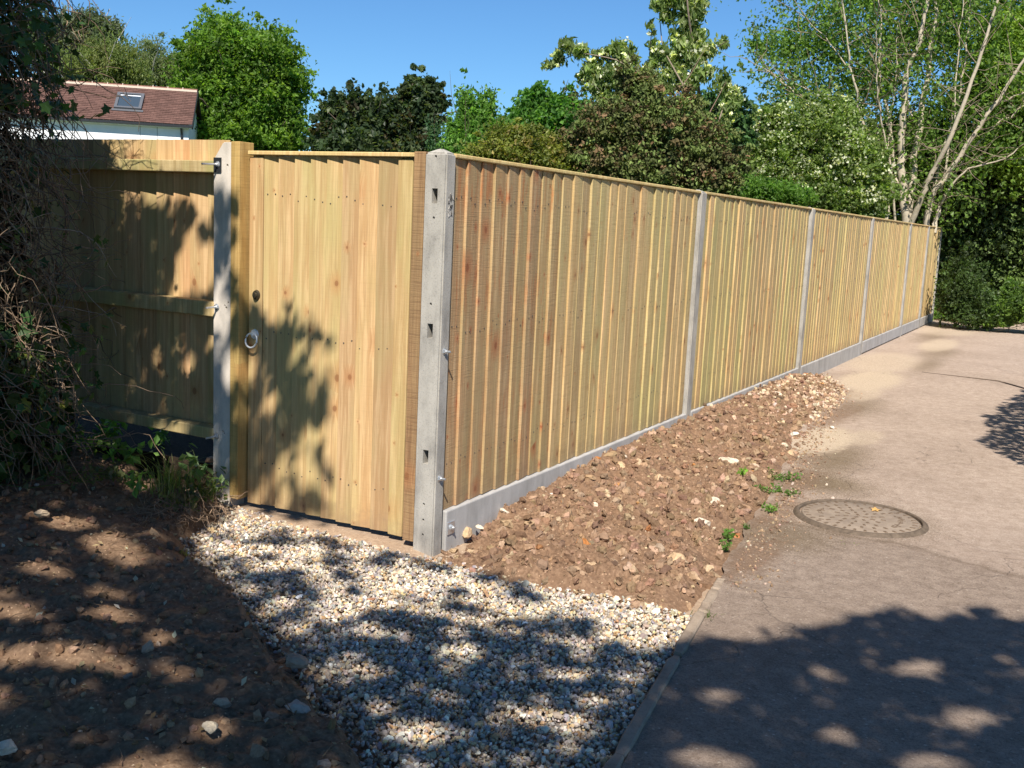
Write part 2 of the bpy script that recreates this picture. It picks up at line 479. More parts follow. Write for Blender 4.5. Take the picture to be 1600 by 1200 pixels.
# moss stains by the soil edge
for (cx, cy, rx, ry, s_) in ((.98, 3.0, .22, .75, .7), (1.06, 2.3, .32, .28, .75), (.72, 5.2, .2, .7, .5), (1.12, 1.15, .28, .32, .6), (1.375, 1.675, .37, .37, .75), (.72, 10.2, .25, 1.0, .55), (.35, 12.6, .25, 1.2, .5), (.78, 8.7, .18, .9, .55)):
    c = t.mix(t.math('MULTIPLY', blob(cx, cy, rx, ry, f2, 2.2, .35, 1.15), s_), c, (.165, .118, .06))
for (cx, cy, rx, ry, s_) in ((1.10, .75, .12, .40, .8), (1.0, 1.5, .13, .45, .7), (.93, 2.2, .14, .5, .7), (.80, 3.0, .12, .5, .5), (.66, 4.6, .14, .7, .7), (.50, 5.8, .16, .5, .6)):
    c = t.mix(t.math('MULTIPLY', blob(cx, cy, rx, ry, b, 1.6, .4, 1.15), s_), c, (.235, .15, .095))
# pale sand patches and dust along the verge
for (cx, cy, rx, ry, s_) in ((.78, 3.55, .22, .62, .97), (1.0, 3.85, .14, .38, .5), (.50, 6.9, .32, 1.0, .85), (.62, 5.9, .16, .5, .55), (.34, 8.6, .42, 1.3, .6), (.60, 11.3, .25, 1.2, .7), (.40, 14.0, .5, 1.4, .5)):
    c = t.mix(t.math('MULTIPLY', blob(cx, cy, rx, ry, t.mix(.5, b, f2), 1.9, .66, 1.0), s_), c, t.mix(f2, (.52, .40, .28), (.70, .58, .43)))
# aggregate
vv = t.n('ShaderNodeTexVoronoi', {'Vector': p, 'Scale': 130.0}, feature='F1')
vc = t.n('ShaderNodeSeparateColor', {0: vv.outputs['Color']})
sp_ = t.math('MULTIPLY', t.ramp(vv.outputs['Distance'], [(.12, 1), (.28, 0)]), t.math('GREATER_THAN', vc.outputs[0], .9))
c = t.mix(t.math('MULTIPLY', sp_, .6), c, (.62, .54, .46))
c = t.mix(t.math('MULTIPLY', t.ramp(fine, [(.38, 1), (.5, 0)]), .5), c, t.mix(1.0, c, (.45, .42, .4), 'MULTIPLY'))
vm = t.n('ShaderNodeTexVoronoi', {'Vector': p, 'Scale': 62.0}, feature='F1')
vmc = t.n('ShaderNodeSeparateColor', {0: vm.outputs['Color']})
gr_ = t.math('MULTIPLY', t.ramp(vm.outputs['Distance'], [(.15, 1), (.34, 0)]), t.ramp(vmc.outputs[1], [(.55, 0), (1, 1)]))
c = t.mix(t.math('MULTIPLY', gr_, .8), c, t.mix(vmc.outputs[2], (.13, .10, .085), (.62, .54, .45)))
c = t.mix(t.ramp(f2, [(.38, .5), (.53, 0)]), c, t.mix(1.0, c, (.50, .46, .43), 'MULTIPLY'))
c = t.mix(t.ramp(t.noise(p, 38, 4, .7), [(.40, .35), (.55, 0)]), c, t.mix(1.0, c, (.62, .58, .54), 'MULTIPLY'))
# fine cracks
cn = t.n('ShaderNodeTexNoise', {'Vector': p, 'Scale': 3.0, 'Detail': 4.0})
cv = t.n('ShaderNodeVectorMath', {0: p, 1: t.n('ShaderNodeVectorMath', {0: cn.outputs['Color'], 1: (.55, .55, 0)}, operation='MULTIPLY').outputs[0]}, operation='ADD').outputs[0]
ck = t.n('ShaderNodeTexVoronoi', {'Vector': t.mapping(cv, (1, .8, 0)), 'Scale': 1.1}, feature='DISTANCE_TO_EDGE').outputs['Distance']
ckm = t.math('MULTIPLY', t.ramp(ck, [(.0, 1), (.004, 0)]), t.ramp(a, [(.44, 0), (.54, 1)]))
c = t.mix(t.math('MULTIPLY', ckm, .38), c, (.09, .065, .05))
h = t.math('SUBTRACT', t.math('ADD', t.math('ADD', fine, t.math('MULTIPLY', f2, .7)), t.math('MULTIPLY', gr_, .6)), t.math('MULTIPLY', ckm, 1.0))
M['asphalt'] = t.done(t.bsdf(c, .9, t.bump(h, .95, .005), .25))

tag(MB().add([(-300, -300, -.34), (300, -300, -.34), (300, 300, -.34), (-300, 300, -.34)], [(0, 1, 2, 3)]).build('ground', M['grass_ground'], color=False), kind='structure')
garden = MB().add([(-60, .25, -.06), (-.12, .25, -.06), (-.12, 60, -.06), (-60, 60, -.06)], [(0, 1, 2, 3)]).build('garden_lawn', M['grass_ground'], color=False)
tag(garden, kind='structure')


def lane_left(y):
    ys = [-9, -1.5, -.2, .4, 1.0, 1.6, 2.3, 3.2, 4.2, 5.2, 6.0, 6.4, 7, 16, 17, 19, 24]
    xs = [1.9, 1.37, 1.185, 1.10, 1.0, .94, .84, .68, .52, .40, .30, .05, -.09, -.09, .6, 1.2, 2.2]
    return np.interp(y, ys, xs)


ys = np.concatenate([np.arange(-9, .4, .1), np.arange(.4, 7.2, .025), np.arange(7.4, 24.1, .4)])
nx = 24
U = np.linspace(0, 1, nx) ** 1.5
LL = lane_left(ys) + np.where((ys > .4) & (ys < 6.5), .10 * (fbm(ys * 4, ys * 0 + .5, 4) - .5) - .02, 0)
X = LL[:, None] + (U[None, :] * (8 - LL[:, None]))
Y = np.tile(ys[:, None], (1, nx))
Z = .004 * (fbm(X * 1.2, Y * 1.2, 2, 1) - .5)
i = np.arange(len(ys) - 1)[:, None] * nx + np.arange(nx - 1)[None, :]
tag(MB().add(np.stack([X, Y, Z], -1).reshape(-1, 3), np.stack([i, i + 1, i + nx + 1, i + nx], -1).reshape(-1, 4)).build('lane', M['asphalt'], None, True, False), kind='structure')

tag(grid('dirt_bank', -4.2, 1.5, -4.2, .42, .016, bank_h, M['bank_soil'], keep=lambda x, y: (polydist(x, y, BORD) > -.06)), kind='structure')
tag(grid('soil_bed', -.13, 1.14, -.32, 6.8, .0115, soil_h, M['soil'], keep=lambda x, y: (x < soil_edge(y) + .12) & ~((x < .02) & (y < .06))), kind='structure')
tag(grid('gravel_bed', -1.5, 1.5, -3.4, .35, .03, lambda x, y: -.032 + .012 * (fbm(x * 6, y * 6, 3) - .5) + .022 * sstep(-.13, -.02, y) * sstep(.05, -.1, x), M['sand']), kind='structure')
# strip of ground along the fence foot beyond the soil
tag(MB().box((-2.2, .42, -.3), (-.13, 16.5, -.065)).build('ground_under_fence', M['bank_soil'], color=False), kind='structure')

M['shade_dark_soil'] = soil_mat('shade_dark_soil', (.06, .045, .03), (.04, .03, .02), (.025, .018, .013))  # near-black soil colour stands in for the shade below the garden fence
tag(MB().box((-5.5, .12, -.3), (-1.24, 2.2, .13)).build('shade_dark_ground', M['shade_dark_soil'], color=False), kind='structure')
tag(MB().box((-.12, .35, -.3), (1.25, 6.9, -.014)).build('soil_under_bed', M['soil'], color=False), kind='structure')
# ------------------------------------------------------------------ boards


def board_mesh(name, w, h, thick=.016, thin=.005, back=.006, segs=10, mat=None, seed=0, cup=.0012, pointed=False):
    """feather-edged board: thick edge at x=0, front faces -y, z up"""
    r = np.random.default_rng(seed)
    zs = np.linspace(0, h, segs + 1)
    wob = (fbm(zs * 2.2 + seed * 3, zs * 0 + seed, 3) - .5) * .006
    wob2 = (fbm(zs * 2.0 + seed * 5 + 9, zs * 0 + seed, 3) - .5) * .006
    prof = []
    for z, a, b in zip(zs, wob, wob2):
        prof += [(a, 0, z), (a, -thick + .002, z), (a + .002, -thick, z), (w * .5, -(thick + thin) / 2 + back / 2 - cup, z), (w + b, back - thin, z), (w + b, back, z)]
    n = 6; f = []
    for k in range(segs):
        for j in range(n):
            a_, b_ = k * n + j, k * n + (j + 1) % n
            f.append((a_, b_, b_ + n, a_ + n))
    mb = MB().add(prof, np.array(f)[:, ::-1])
    mb.f.append(np.array([list(range(n))])); mb.f.append(np.array([list(range(segs * n, segs * n + n))[::-1]]))
    me = mb.build(name, mat, None, False, False)
    return me


def slotted_post_mesh(w, d, h, top, chamf=.006):
    """weathered top concrete post, base at z=0, x 0..w, y 0..d"""
    bm = bmesh.new()
    z1 = h - top
    v = [bm.verts.new(p) for p in ((0, 0, -.3), (w, 0, -.3), (w, d, -.3), (0, d, -.3), (0, 0, z1), (w, 0, z1), (w, d, z1), (0, d, z1), (w / 2, d / 2, h))]
    for f in ((0, 3, 2, 1), (0, 1, 5, 4), (1, 2, 6, 5), (2, 3, 7, 6), (3, 0, 4, 7), (4, 5, 8), (5, 6, 8), (6, 7, 8), (7, 4, 8)):
        bm.faces.new([v[i] for i in f])
    es = [e for e in bm.edges if abs(e.verts[0].co.z - e.verts[1].co.z) > .5 or (min(x.co.z for x in e.verts) > z1 - .01)]
    bmesh.ops.bevel(bm, geom=es, offset=chamf, segments=2, affect='EDGES')
    return bm


def cut(o, boxes, cyls=()):
    """real holes by boolean, applied at build time"""
    bm = bmesh.new()
    for lo, hi in boxes:
        m = Matrix.Translation([(a + b) / 2 for a, b in zip(lo, hi)]) @ Matrix.Diagonal([b - a for a, b in zip(lo, hi)] + [1])
        bmesh.ops.create_cube(bm, size=1, matrix=m)
    for (cx, y0, y1, cz, r) in cyls:
        m = Matrix.Translation((cx, (y0 + y1) / 2, cz)) @ Matrix.Rotation(math.pi / 2, 4, 'X')
        bmesh.ops.create_cone(bm, cap_ends=True, segments=10, radius1=r, radius2=r, depth=y1 - y0, matrix=m)
    me = bpy.data.meshes.new('cutter'); bm.to_mesh(me); bm.free()
    c = bpy.data.objects.new('cutter', me); COL.objects.link(c)
    md = o.modifiers.new('b', 'BOOLEAN'); md.object = c; md.operation = 'DIFFERENCE'; md.solver = 'EXACT'
    c.matrix_world = o.matrix_world.copy() if False else Matrix.Identity(4)
    par, loc = o.parent, o.location.copy(); o.parent = None; o.location = (0, 0, 0)
    bpy.context.view_layer.update()
    dg = bpy.context.evaluated_depsgraph_get()
    nm = bpy.data.meshes.new_from_object(o.evaluated_get(dg))
    old = o.data; nm.name = old.name; o.modifiers.clear(); o.data = nm
    bpy.data.objects.remove(c); o.parent = par; o.location = loc


def bolt_mesh(name, L, mat, parent, loc, rot):
    """threaded bar with a nut, along local -y"""
    bm = bmesh.new()
    bmesh.ops.create_cone(bm, cap_ends=True, segments=10, radius1=.0045, radius2=.0045, depth=L, matrix=Matrix.Translation((0, -L / 2, 0)) @ Matrix.Rotation(math.pi / 2, 4, 'X'))
    bmesh.ops.create_cone(bm, cap_ends=True, segments=6, radius1=.010, radius2=.010, depth=.009, matrix=Matrix.Translation((0, -.006, 0)) @ Matrix.Rotation(math.pi / 2, 4, 'X'))
    bmesh.ops.create_cone(bm, cap_ends=True, segments=14, radius1=.014, radius2=.014, depth=.002, matrix=Matrix.Translation((0, -.001, 0)) @ Matrix.Rotation(math.pi / 2, 4, 'X'))
    o = bm_obj(name, bm, mat, parent, False); o.location = loc; o.rotation_euler = rot
    return o


# ------------------------------------------------------------------ long fence
fence = thing('closeboard_fence', 'long closeboard timber fence in concrete posts running away beside the soil and lane', 'fence', (0, 0, 0))
post_y = [3.02, 6.06, 9.05, 12.0, 13.85, 15.42]
pb = slotted_post_mesh(.10, .068, 1.615, .022)
cpost = bm_obj('concrete_post', pb, M['concrete'], fence); cpost.location = (0, 0, 0)
hole = [((.037, -.01, z - .029), (.063, .09, z + .029)) for z in (1.429, .901, .388)]
cyl = [(.049, -.01, .03, z, .0055) for z in (1.580, 1.345, 1.008, .191, .125, .062)]
cut(cpost, hole, cyl)
cpost.location = (-.10, 0, 0)
cpost['label'] = 'corner post with three mortise slots in its face'
post0 = bm_obj('concrete_post', slotted_post_mesh(.095, .10, 1.61, .022), M['concrete'], fence)
post0.location = (-.095, post_y[0], 0)
for k, y in enumerate(post_y[1:]):
    c_ = copy_mesh_obj(post0, fence, (-.095, y, random.uniform(-.006, .006)), (random.uniform(-.004, .004), random.uniform(-.004, .004), 0))
# exposed hardware on the side of the corner post
for (yy, zz) in ((.032, .822), (.030, .302)):
    b_ = bolt_mesh('bolt', .030, M['steel'], cpost, (.10, yy, zz), (0, 0, math.pi / 2))
# broken patch exposing aggregate
mb = MB()
for k in range(26):
    cx = .0998; cy = .034 + random.gauss(0, .010); cz = 1.40 + random.gauss(0, .028)
    s_ = random.uniform(.003, .008)
    P = np.random.default_rng(k).normal(size=(8, 3)) * s_ * (.4, .8, 1); P[:, 0] = np.clip(P[:, 0], -.004, .0035)
    bmx = bmesh.new()
    for q in P: bmx.verts.new(q + np.array([cx, cy, cz]))
    bmesh.ops.convex_hull(bmx, input=bmx.verts)
    bmesh.ops.triangulate(bmx, faces=bmx.faces)
    bmx.verts.ensure_lookup_table(); bmx.verts.index_update()
    v_ = [tuple(q.co) for q in bmx.verts]; f_ = [tuple(q.index for q in f.verts) for f in bmx.faces]; bmx.free()
    mb.add(v_, f_, (.10, .09, .08) if random.random() < .4 else (.45, .42, .38))
chip = mb.build('broken_patch', M['stone'], cpost)

pv = [board_mesh('picket', .122, 1.425, .0135, .007, .003, 12, M['fence_wood'], s) for s in range(5)]
pr = [board_mesh('picket', .122, 1.425, .0145, .006, .004, 12, M['fence_wood_red'], s + 9) for s in range(3)]
bays = [(.078, 3.02)] + [(a + .10, b) for a, b in zip(post_y[:-1], post_y[1:])]
first = set()
for bi, (y0, y1) in enumerate(bays):
    n = round((y1 - y0 - .012) / .1075); sp = (y1 - y0 - .012) / n
    for k in range(n):
        src = random.choice(pv)
        if bi == 0 and k < 9: src = pr[k % 3]
        if src.name not in first and src.parent is None:
            first.add(src.name); o = src; o.parent = fence
        else:
            o = src.copy(); COL.objects.link(o); o.parent = fence
        # local x -> +Y world
        last = (k == n - 1)
        o.location = (-.0250 + random.uniform(-.0015, .0015), y0 + k * sp + (random.uniform(-.009, .009) if 0 < k < n - 1 else 0), .152 + random.uniform(-.002, .003))
        o.rotation_euler = (random.uniform(-.002, .002), random.uniform(-.003, .003), math.pi / 2 + random.uniform(-.022, .012))
        o.scale = (.82 if last else 1, random.uniform(.65, 1.12), 1)
    mb = MB().box((-.055, y0 - .002, 1.580), (-.006, y1 + .002, 1.597))
    cap = mb.build('cap_rail', M['cap_wood'], fence, color=False)
    bev = cap.modifiers.new('bevel', 'BEVEL'); bev.width = .004; bev.segments = 2
    gb = MB().box((-.052, y0 - (.0 if bi else -.012), .012 if bi > 2 else -.05), (0.002 if bi else .004, y1 - .002, .150)).build('gravel_board', M['board_concrete'], fence, color=False)
    bev = gb.modifiers.new('bevel', 'BEVEL'); bev.width = .006; bev.segments = 2
    # arris rails behind the pickets
    for z in (.36, .90, 1.42):
        MB().box((-.105, y0, z - .03), (-.034, y1, z + .03)).build('arris_rail', M['rail_wood'], fence, color=False)
for o in pv + pr:
    if o.parent is None: bpy.data.objects.remove(o)
M['nail'] = mat_plain('nail_head', (.10, .095, .09), .5, .5)


def nails(parent, spots, r=.0032):
    mb = MB(); a_ = np.arange(7) * 2 * math.pi / 7
    for (p, n, u, w) in spots:
        p = np.asarray(p, float); n = np.asarray(n, float)
        ring = p + n * .0012 + r * (np.cos(a_)[:, None] * np.asarray(u) + np.sin(a_)[:, None] * np.asarray(w))
        mb.add(ring, [tuple(range(7))])
        mb.add(np.concatenate([ring, ring - n * .004]), [(j, j + 7, (j + 1) % 7 + 7, (j + 1) % 7) for j in range(7)])
    o = mb.build('nail_heads', M['nail'], parent, False, False); o['kind'] = 'stuff'


sp__ = []
for o in [c for c in fence.children if c.name.startswith('picket')]:
    if o.location.y > 9: continue
    for z in (.36, .90, 1.42):
        for dx in (.030, .070):
            t_ = .0135 - (.0135 - .004) * dx / .122
            sp__.append(((o.location.x + t_ * o.scale[1] + .0008, o.location.y + dx, z + random.uniform(-.02, .02)), (1, 0, 0), (0, 1, 0), (0, 0, 1)))
nails(fence, sp__)
# bracket and square nut at the gravel board end
br = MB().box((.004, .098, .045), (.008, .152, .100)).build('bracket', M['steel'], fence, color=False)
bv = br.modifiers.new('bevel', 'BEVEL'); bv.width = .0015
bolt_mesh('bolt', .018, M['steel'], br, (.008, .124, .075), (0, 0, math.pi / 2))

# ------------------------------------------------------------------ gate
gate = thing('wooden_gate', 'closed wooden board gate with ring handle between the two concrete posts', 'gate', (0, 0, 0))
gx = [-.970, -.886, -.798, -.709, -.624, -.539, -.454, -.355]
gv = [board_mesh('board', .098, 1.558, .019, .006, .004, 12, M['gate_wood'], s + 30) for s in range(4)]
for k, x in enumerate(gx):
    w = ((gx + [-.262])[k + 1] - x + .012) / .098
    o = gv[k] if k < 4 else gv[k % 4].copy()
    if k >= 4: COL.objects.link(o)
    o.parent = gate; o.location = (x, .066 + random.uniform(-.001, .001), .018 + random.uniform(-.002, .002)); o.scale = (w, 1, 1)
for nm, x0, x1 in (('gate_stile', -1.050, -.972), ('gate_stile', -.260, -.188)):
    o = MB().box((x0, .046, .014), (x1, .066, 1.570)).build(nm, M['gate_wood'], gate, color=False)
    b_ = o.modifiers.new('bevel', 'BEVEL'); b_.width = .003; b_.segments = 2
o = MB().box((-1.052, .034, 1.578), (-.150, .090, 1.596)).build('cap_rail', M['cap_wood'], gate, color=False)
b_ = o.modifiers.new('bevel', 'BEVEL'); b_.width = .003
for z in (.20, .80, 1.40, 1.532):
    MB().box((-1.045, .0745, z - .045), (-.19, .10, z + .045)).build('ledge_rail', M['rail_wood'], gate, color=False)
sp__ = []
for x in gx:
    for z in (.20, .80, 1.40):
        for dx in (.022, .060):
            sp__.append(((x + dx, .066 - .019 + .017 * dx / .098 - .0015, z + random.uniform(-.02, .02)), (0, -1, 0), (1, 0, 0), (0, 0, 1)))
nails(gate, sp__, .0028)
# key escutcheon
bm = bmesh.new()
bmesh.ops.create_cone(bm, cap_ends=True, segments=24, radius1=.021, radius2=.017, depth=.010, matrix=Matrix.Rotation(math.pi / 2, 4, 'X'))
bmesh.ops.create_cone(bm, cap_ends=True, segments=20, radius1=.012, radius2=.010, depth=.010, matrix=Matrix.Translation((0, -.008, 0)) @ Matrix.Rotation(math.pi / 2, 4, 'X'))
bmesh.ops.create_cube(bm, size=1, matrix=Matrix.Translation((0, -.0135, -.001)) @ Matrix.Diagonal((.003, .002, .010, 1)))
lock = bm_obj('lock', bm, M['bronze'], gate); lock.location = (-1.003, .041, .970); lock.scale = (1.0, 1, 1.15)
# ring latch
bm = bmesh.new()
bmesh.ops.create_cone(bm, cap_ends=True, segments=8, radius1=.024, radius2=.021, depth=.006, matrix=Matrix.Rotation(math.pi / 2, 4, 'X'))
bmesh.ops.create_uvsphere(bm, u_segments=12, v_segments=8, radius=.011, matrix=Matrix.Translation((0, -.008, 0)))
plate = bm_obj('latch_plate', bm, M['white_metal'], gate); plate.location = (-1.012, .043, .795)
mb = MB(); a_ = np.linspace(0, 2 * math.pi, 33)
P = np.stack([.033 * np.cos(a_), -.014 - .006 * (1 - np.sin(a_)), -.026 + .032 * np.sin(a_)], -1)
mb.tube(P, .0042, 8); rg = mb.build('ring', M['white_metal'], plate, True, False)

# gate posts
def timber(x0, x1, y0, y1, z0, z1, mat, label):
    o = MB().box((x0, y0, z0), (x1, y1, z1)).build('timber_gate_post', mat, None, color=False)
    b_ = o.modifiers.new('bevel', 'BEVEL'); b_.width = .0025; b_.segments = 2
    tag(o, label, 'gate post')
    return o
tp = timber(-1.112, -1.062, -.004, .085, .035, 1.632, M['frame_wood'], 'tall honey-coloured timber batten on the latch side of the gate')
timber(-.155, -.102, .004, .085, .02, 1.598, M['brown_wood'], 'rough brown timber batten between gate and corner concrete post')

# ------------------------------------------------------------------ garden fence on the left
lf = thing('garden_fence', 'shaded board fence with heavy rails left of the gate, seen from its back', 'fence', (0, 0, 0))
# concrete post with sloping shoulder
bm = bmesh.new()
xs = (-1.222, -1.113)
pts = [(xs[0], -.3), (xs[1], -.3), (xs[1], 1.629), (-1.165, 1.629), (xs[0], 1.555)]
vf = [bm.verts.new((x, .002, z)) for x, z in pts]; vb = [bm.verts.new((x, .095, z)) for x, z in pts]
bm.faces.new(vf); bm.faces.new(vb[::-1])
for k in range(5):
    j = (k + 1) % 5; bm.faces.new((vf[j], vf[k], vb[k], vb[j]))
bmesh.ops.recalc_face_normals(bm, faces=bm.faces)
bmesh.ops.bevel(bm, geom=[e for e in bm.edges], offset=.004, segments=2, affect='EDGES')
lp = bm_obj('concrete_post', bm, M['pale_concrete'], lf)
cut(lp, [], [(-1.138, -.02, .04, 1.53, .006), (-1.142, -.02, .04, .905, .006), (-1.150, -.02, .03, .915, .004), (-1.13, -.02, .03, .93, .0045), (-1.16, -.02, .03, .34, .005), (-1.15, -.02, .03, .33, .004)])
bp = MB().box((-1.215, -.004, 1.498), (-1.172, .001, 1.562)).build('bracket', M['black_steel'], lp, color=False)
bolt_mesh('bolt', .085, M['steel'], lp, (-1.190, -.003, 1.533), (.05, 0, -.12))
for z in (.905, .312):
    bolt_mesh('bolt', .06, M['steel'], lp, (-1.196, .0, z), (.05, 0, -.1))
lv = [board_mesh('board', .122, 1.19, .015, .005, .006, 10, M['gate_wood'], s + 50) for s in range(4)]
for k in range(26):
    x = -1.33 - k * .1085
    o = lv[k] if k < 4 else lv[k % 4].copy()
    if k >= 4: COL.objects.link(o)
    o.parent = lf; o.location = (x, .088 + random.uniform(-.002, .002), .31); o.scale = (1, 1, 1.335 / 1.19)
    o.rotation_euler = (0, 0, random.uniform(-.006, .006))
x0 = -1.33 - 26 * .1085
for z0, z1 in ((1.497, 1.549), (.858, .925), (.292, .345)):
    o = MB().box((x0, -.002, z0), (-1.216, .070, z1)).build('rail', M['rail_wood'], lf, color=False)
    b_ = o.modifiers.new('bevel', 'BEVEL'); b_.width = .004; b_.segments = 2

# ------------------------------------------------------------------ kerb edging
kerb = thing('kerb_edging', 'narrow worn concrete kerb edging between the gravel and the lane', 'kerb')
ka, kb = np.array([1.385, -1.75]), np.array([1.085, .42])
segs_ = [(0, .30), (.303, .62), (.624, .80), (.806, .93), (.935, 1.0)]
d_ = kb - ka; L_ = np.linalg.norm(d_); d_ /= L_; nrm_ = np.array([-d_[1], d_[0]])
for k, (a0, a1) in enumerate(segs_):
    p0 = ka + d_ * L_ * a0; p1 = ka + d_ * L_ * a1
    hw = .019; zt = .012 + [.004, .0, .006, -.004, -.010][k]
    bm = bmesh.new(); n_ = 12; rows = []
    rr = np.random.default_rng(k)
    for q in range(n_ + 1):
        c0 = p0 + (p1 - p0) * q / n_
        w_ = hw * (1 + rr.normal() * .06) * (0.72 if q in (0, n_) else 1)
        l = c0 + nrm_ * w_; r = c0 - nrm_ * w_; dz = rr.normal() * .0018 - (.006 if q in (0, n_) else 0)
        rows.append([bm.verts.new((l[0], l[1], -.12)), bm.verts.new((l[0], l[1], zt + dz - .005)), bm.verts.new((l[0] * .85 + r[0] * .15, l[1] * .85 + r[1] * .15, zt + dz)),
                     bm.verts.new((l[0] * .15 + r[0] * .85, l[1] * .15 + r[1] * .85, zt + dz)), bm.verts.new((r[0], r[1], zt + dz - .006)), bm.verts.new((r[0], r[1], -.12))])
    for q in range(n_):
        for j in range(5):
            bm.faces.new((rows[q][j], rows[q][j + 1], rows[q + 1][j + 1], rows[q + 1][j]))
    bm.faces.new(rows[0]); bm.faces.new(rows[-1][::-1])
    bmesh.ops.recalc_face_normals(bm, faces=bm.faces)
    bm_obj('kerb_stone', bm, M['kerb_concrete'], kerb, False)

# ------------------------------------------------------------------ manhole cover
MX, MY, MR = 1.375, 1.675, .308
t = NT('cast_iron_dusty'); p = t.obj()
nz = t.noise(p, 18, 5, .6); fz = t.noise(p, 260, 3, .6)
c = t.ramp(nz, [(.3, (.20, .155, .118)), (.55, (.27, .212, .16)), (.8, (.33, .265, .205))])
c = t.mix(t.math('MULTIPLY', t.ramp(fz, [(.35, 1), (.5, 0)]), .4), c, (.2, .14, .10))
M['cover'] = t.done(t.bsdf(c, .75, t.bump(fz, .4, .002), .3))
M['rim'] = mat_plain('stained_iron_rim', (.12, .09, .065), .8, 0, .2, .3, 40, .4)
M['stud'] = mat_plain('worn_iron_stud', (.15, .105, .07), .7, .1, .3, .25, 60)
man = thing('manhole_cover', 'round cast iron manhole cover with raised studs set in the lane', 'manhole cover', (MX, MY, .002))


def lathe(prof, seg=72):
    v = []; f = []
    for k in range(seg):
        a_ = 2 * math.pi * k / seg
        v += [(r * math.cos(a_), r * math.sin(a_), z) for r, z in prof]
    n = len(prof)
    for k in range(seg):
        for j in range(n - 1):
            k2 = (k + 1) % seg
            f.append((k * n + j, k2 * n + j, k2 * n + j + 1, k * n + j + 1))
    return np.array(v), np.array(f)
v_, f_ = lathe([(.285, -.02), (.284, .010), (.286, .014), (.298, .014), (.303, .008), (.312, .003), (.316, -.008)])
MB().add(v_, f_[:, ::-1] if False else f_).build('frame_ring', M['rim'], man, True, False)
v_, f_ = lathe([(0.0001, .009), (.15, .0095), (.268, .009), (.273, .006), (.274, -.02)])
MB().add(v_, f_).build('cover_plate', M['cover'], man, True, False)
stud0 = None
spots = []
for k in range(34):                                     # rim row
    a_ = 2 * math.pi * k / 34; spots.append((.252, a_))
for r, n, skip in ((.198, 22, 1), (.152, 17, 1), (.108, 12, 0), (.066, 8, 0), (.026, 3, 0)):
    for k in range(n):
        a_ = 2 * math.pi * (k + .3 * (n % 3)) / n
        if skip and r > .14 and (abs(((a_ - math.radians(185) + math.pi) % (2 * math.pi)) - math.pi) < .40 or abs(((a_ - math.radians(5) + math.pi) % (2 * math.pi)) - math.pi) < .75): continue
        spots.append((r, a_))
for r, a_ in spots:
    loc = (r * math.cos(a_), r * math.sin(a_), .0085)
    if stud0 is None:
        stud0 = MB().add([(-.013, -.007, 0), (.013, -.007, 0), (.013, .007, 0), (-.013, .007, 0), (-.011, -.005, .003), (.011, -.005, .003), (.011, .005, .003), (-.011, .005, .003)],
                         [(0, 1, 5, 4), (1, 2, 6, 5), (2, 3, 7, 6), (3, 0, 4, 7), (4, 5, 6, 7)]).build('stud', M['stud'], man, False, False)
        stud0.location = loc; stud0.rotation_euler = (0, 0, a_)
    else:
        copy_mesh_obj(stud0, man, loc, (0, 0, a_))
for a_ in (.9, 4.0):
    MB().box((-.012, -.005, .0085), (.012, .005, .0102)).build('lifting_slot', M['fascia_dark'] if 'fascia_dark' in M else M['stud'], man, color=False).location = (.225 * math.cos(a_), .225 * math.sin(a_), 0)
# worn, no longer legible raised lettering: two arcs of cast strokes
mb = MB(); rr = random.Random(3)
for c0, span, R_ in ((math.radians(185), .62, .185), (math.radians(5), 1.25, .19)):
    n = int(span * R_ / .017)
    for k in range(n):
        a_ = c0 - span / 2 + span * (k + .5) / n
        for q in range(rr.choice((2, 3))):
            ox, oy = rr.uniform(-.011, .011), rr.uniform(-.005, .005)
            lx, ly = (.010, .0015) if rr.random() < .5 else (.0015, .005)
            ca, sa = math.cos(a_), math.sin(a_)
            cs = [(-lx, -ly), (lx, -ly), (lx, ly), (-lx, ly)]
            vv_ = [((R_ + ox + a) * ca - (oy + b) * sa, (R_ + ox + a) * sa + (oy + b) * ca, z) for z in (.008, .0112 + q * .0002) for a, b in cs]
            mb.add(vv_, [(4, 5, 6, 7), (0, 1, 5, 4), (1, 2, 6, 5), (2, 3, 7, 6), (3, 0, 4, 7)])
mb.build('worn_lettering', M['stud'], man, False, False)

# ------------------------------------------------------------------ stones, gravel, clods
_bm = bmesh.new(); bmesh.ops.create_icosphere(_bm, subdivisions=1, radius=1)
ICO_V = np.array([v.co for v in _bm.verts]); ICO_F = np.array([[v.index for v in f.verts] for f in _bm.faces]); _bm.free()
_bm = bmesh.new(); bmesh.ops.create_icosphere(_bm, subdivisions=2, radius=1)
ICO2_V = np.array([v.co for v in _bm.verts]); ICO2_F = np.array([[v.index for v in f.verts] for f in _bm.faces]); _bm.free()


def rotmats(n, rng, tilt=1.0):
    q = rng.normal(size=(n, 4)); q[:, 1:3] *= tilt; q /= np.linalg.norm(q, axis=1)[:, None]
    w, x, y, z = q.T
    return np.stack([1 - 2 * (y * y + z * z), 2 * (x * y - z * w), 2 * (x * z + y * w), 2 * (x * y + z * w), 1 - 2 * (x * x + z * z), 2 * (y * z - x * w), 2 * (x * z - y * w), 2 * (y * z + x * w), 1 - 2 * (x * x + y * y)], -1).reshape(n, 3, 3)


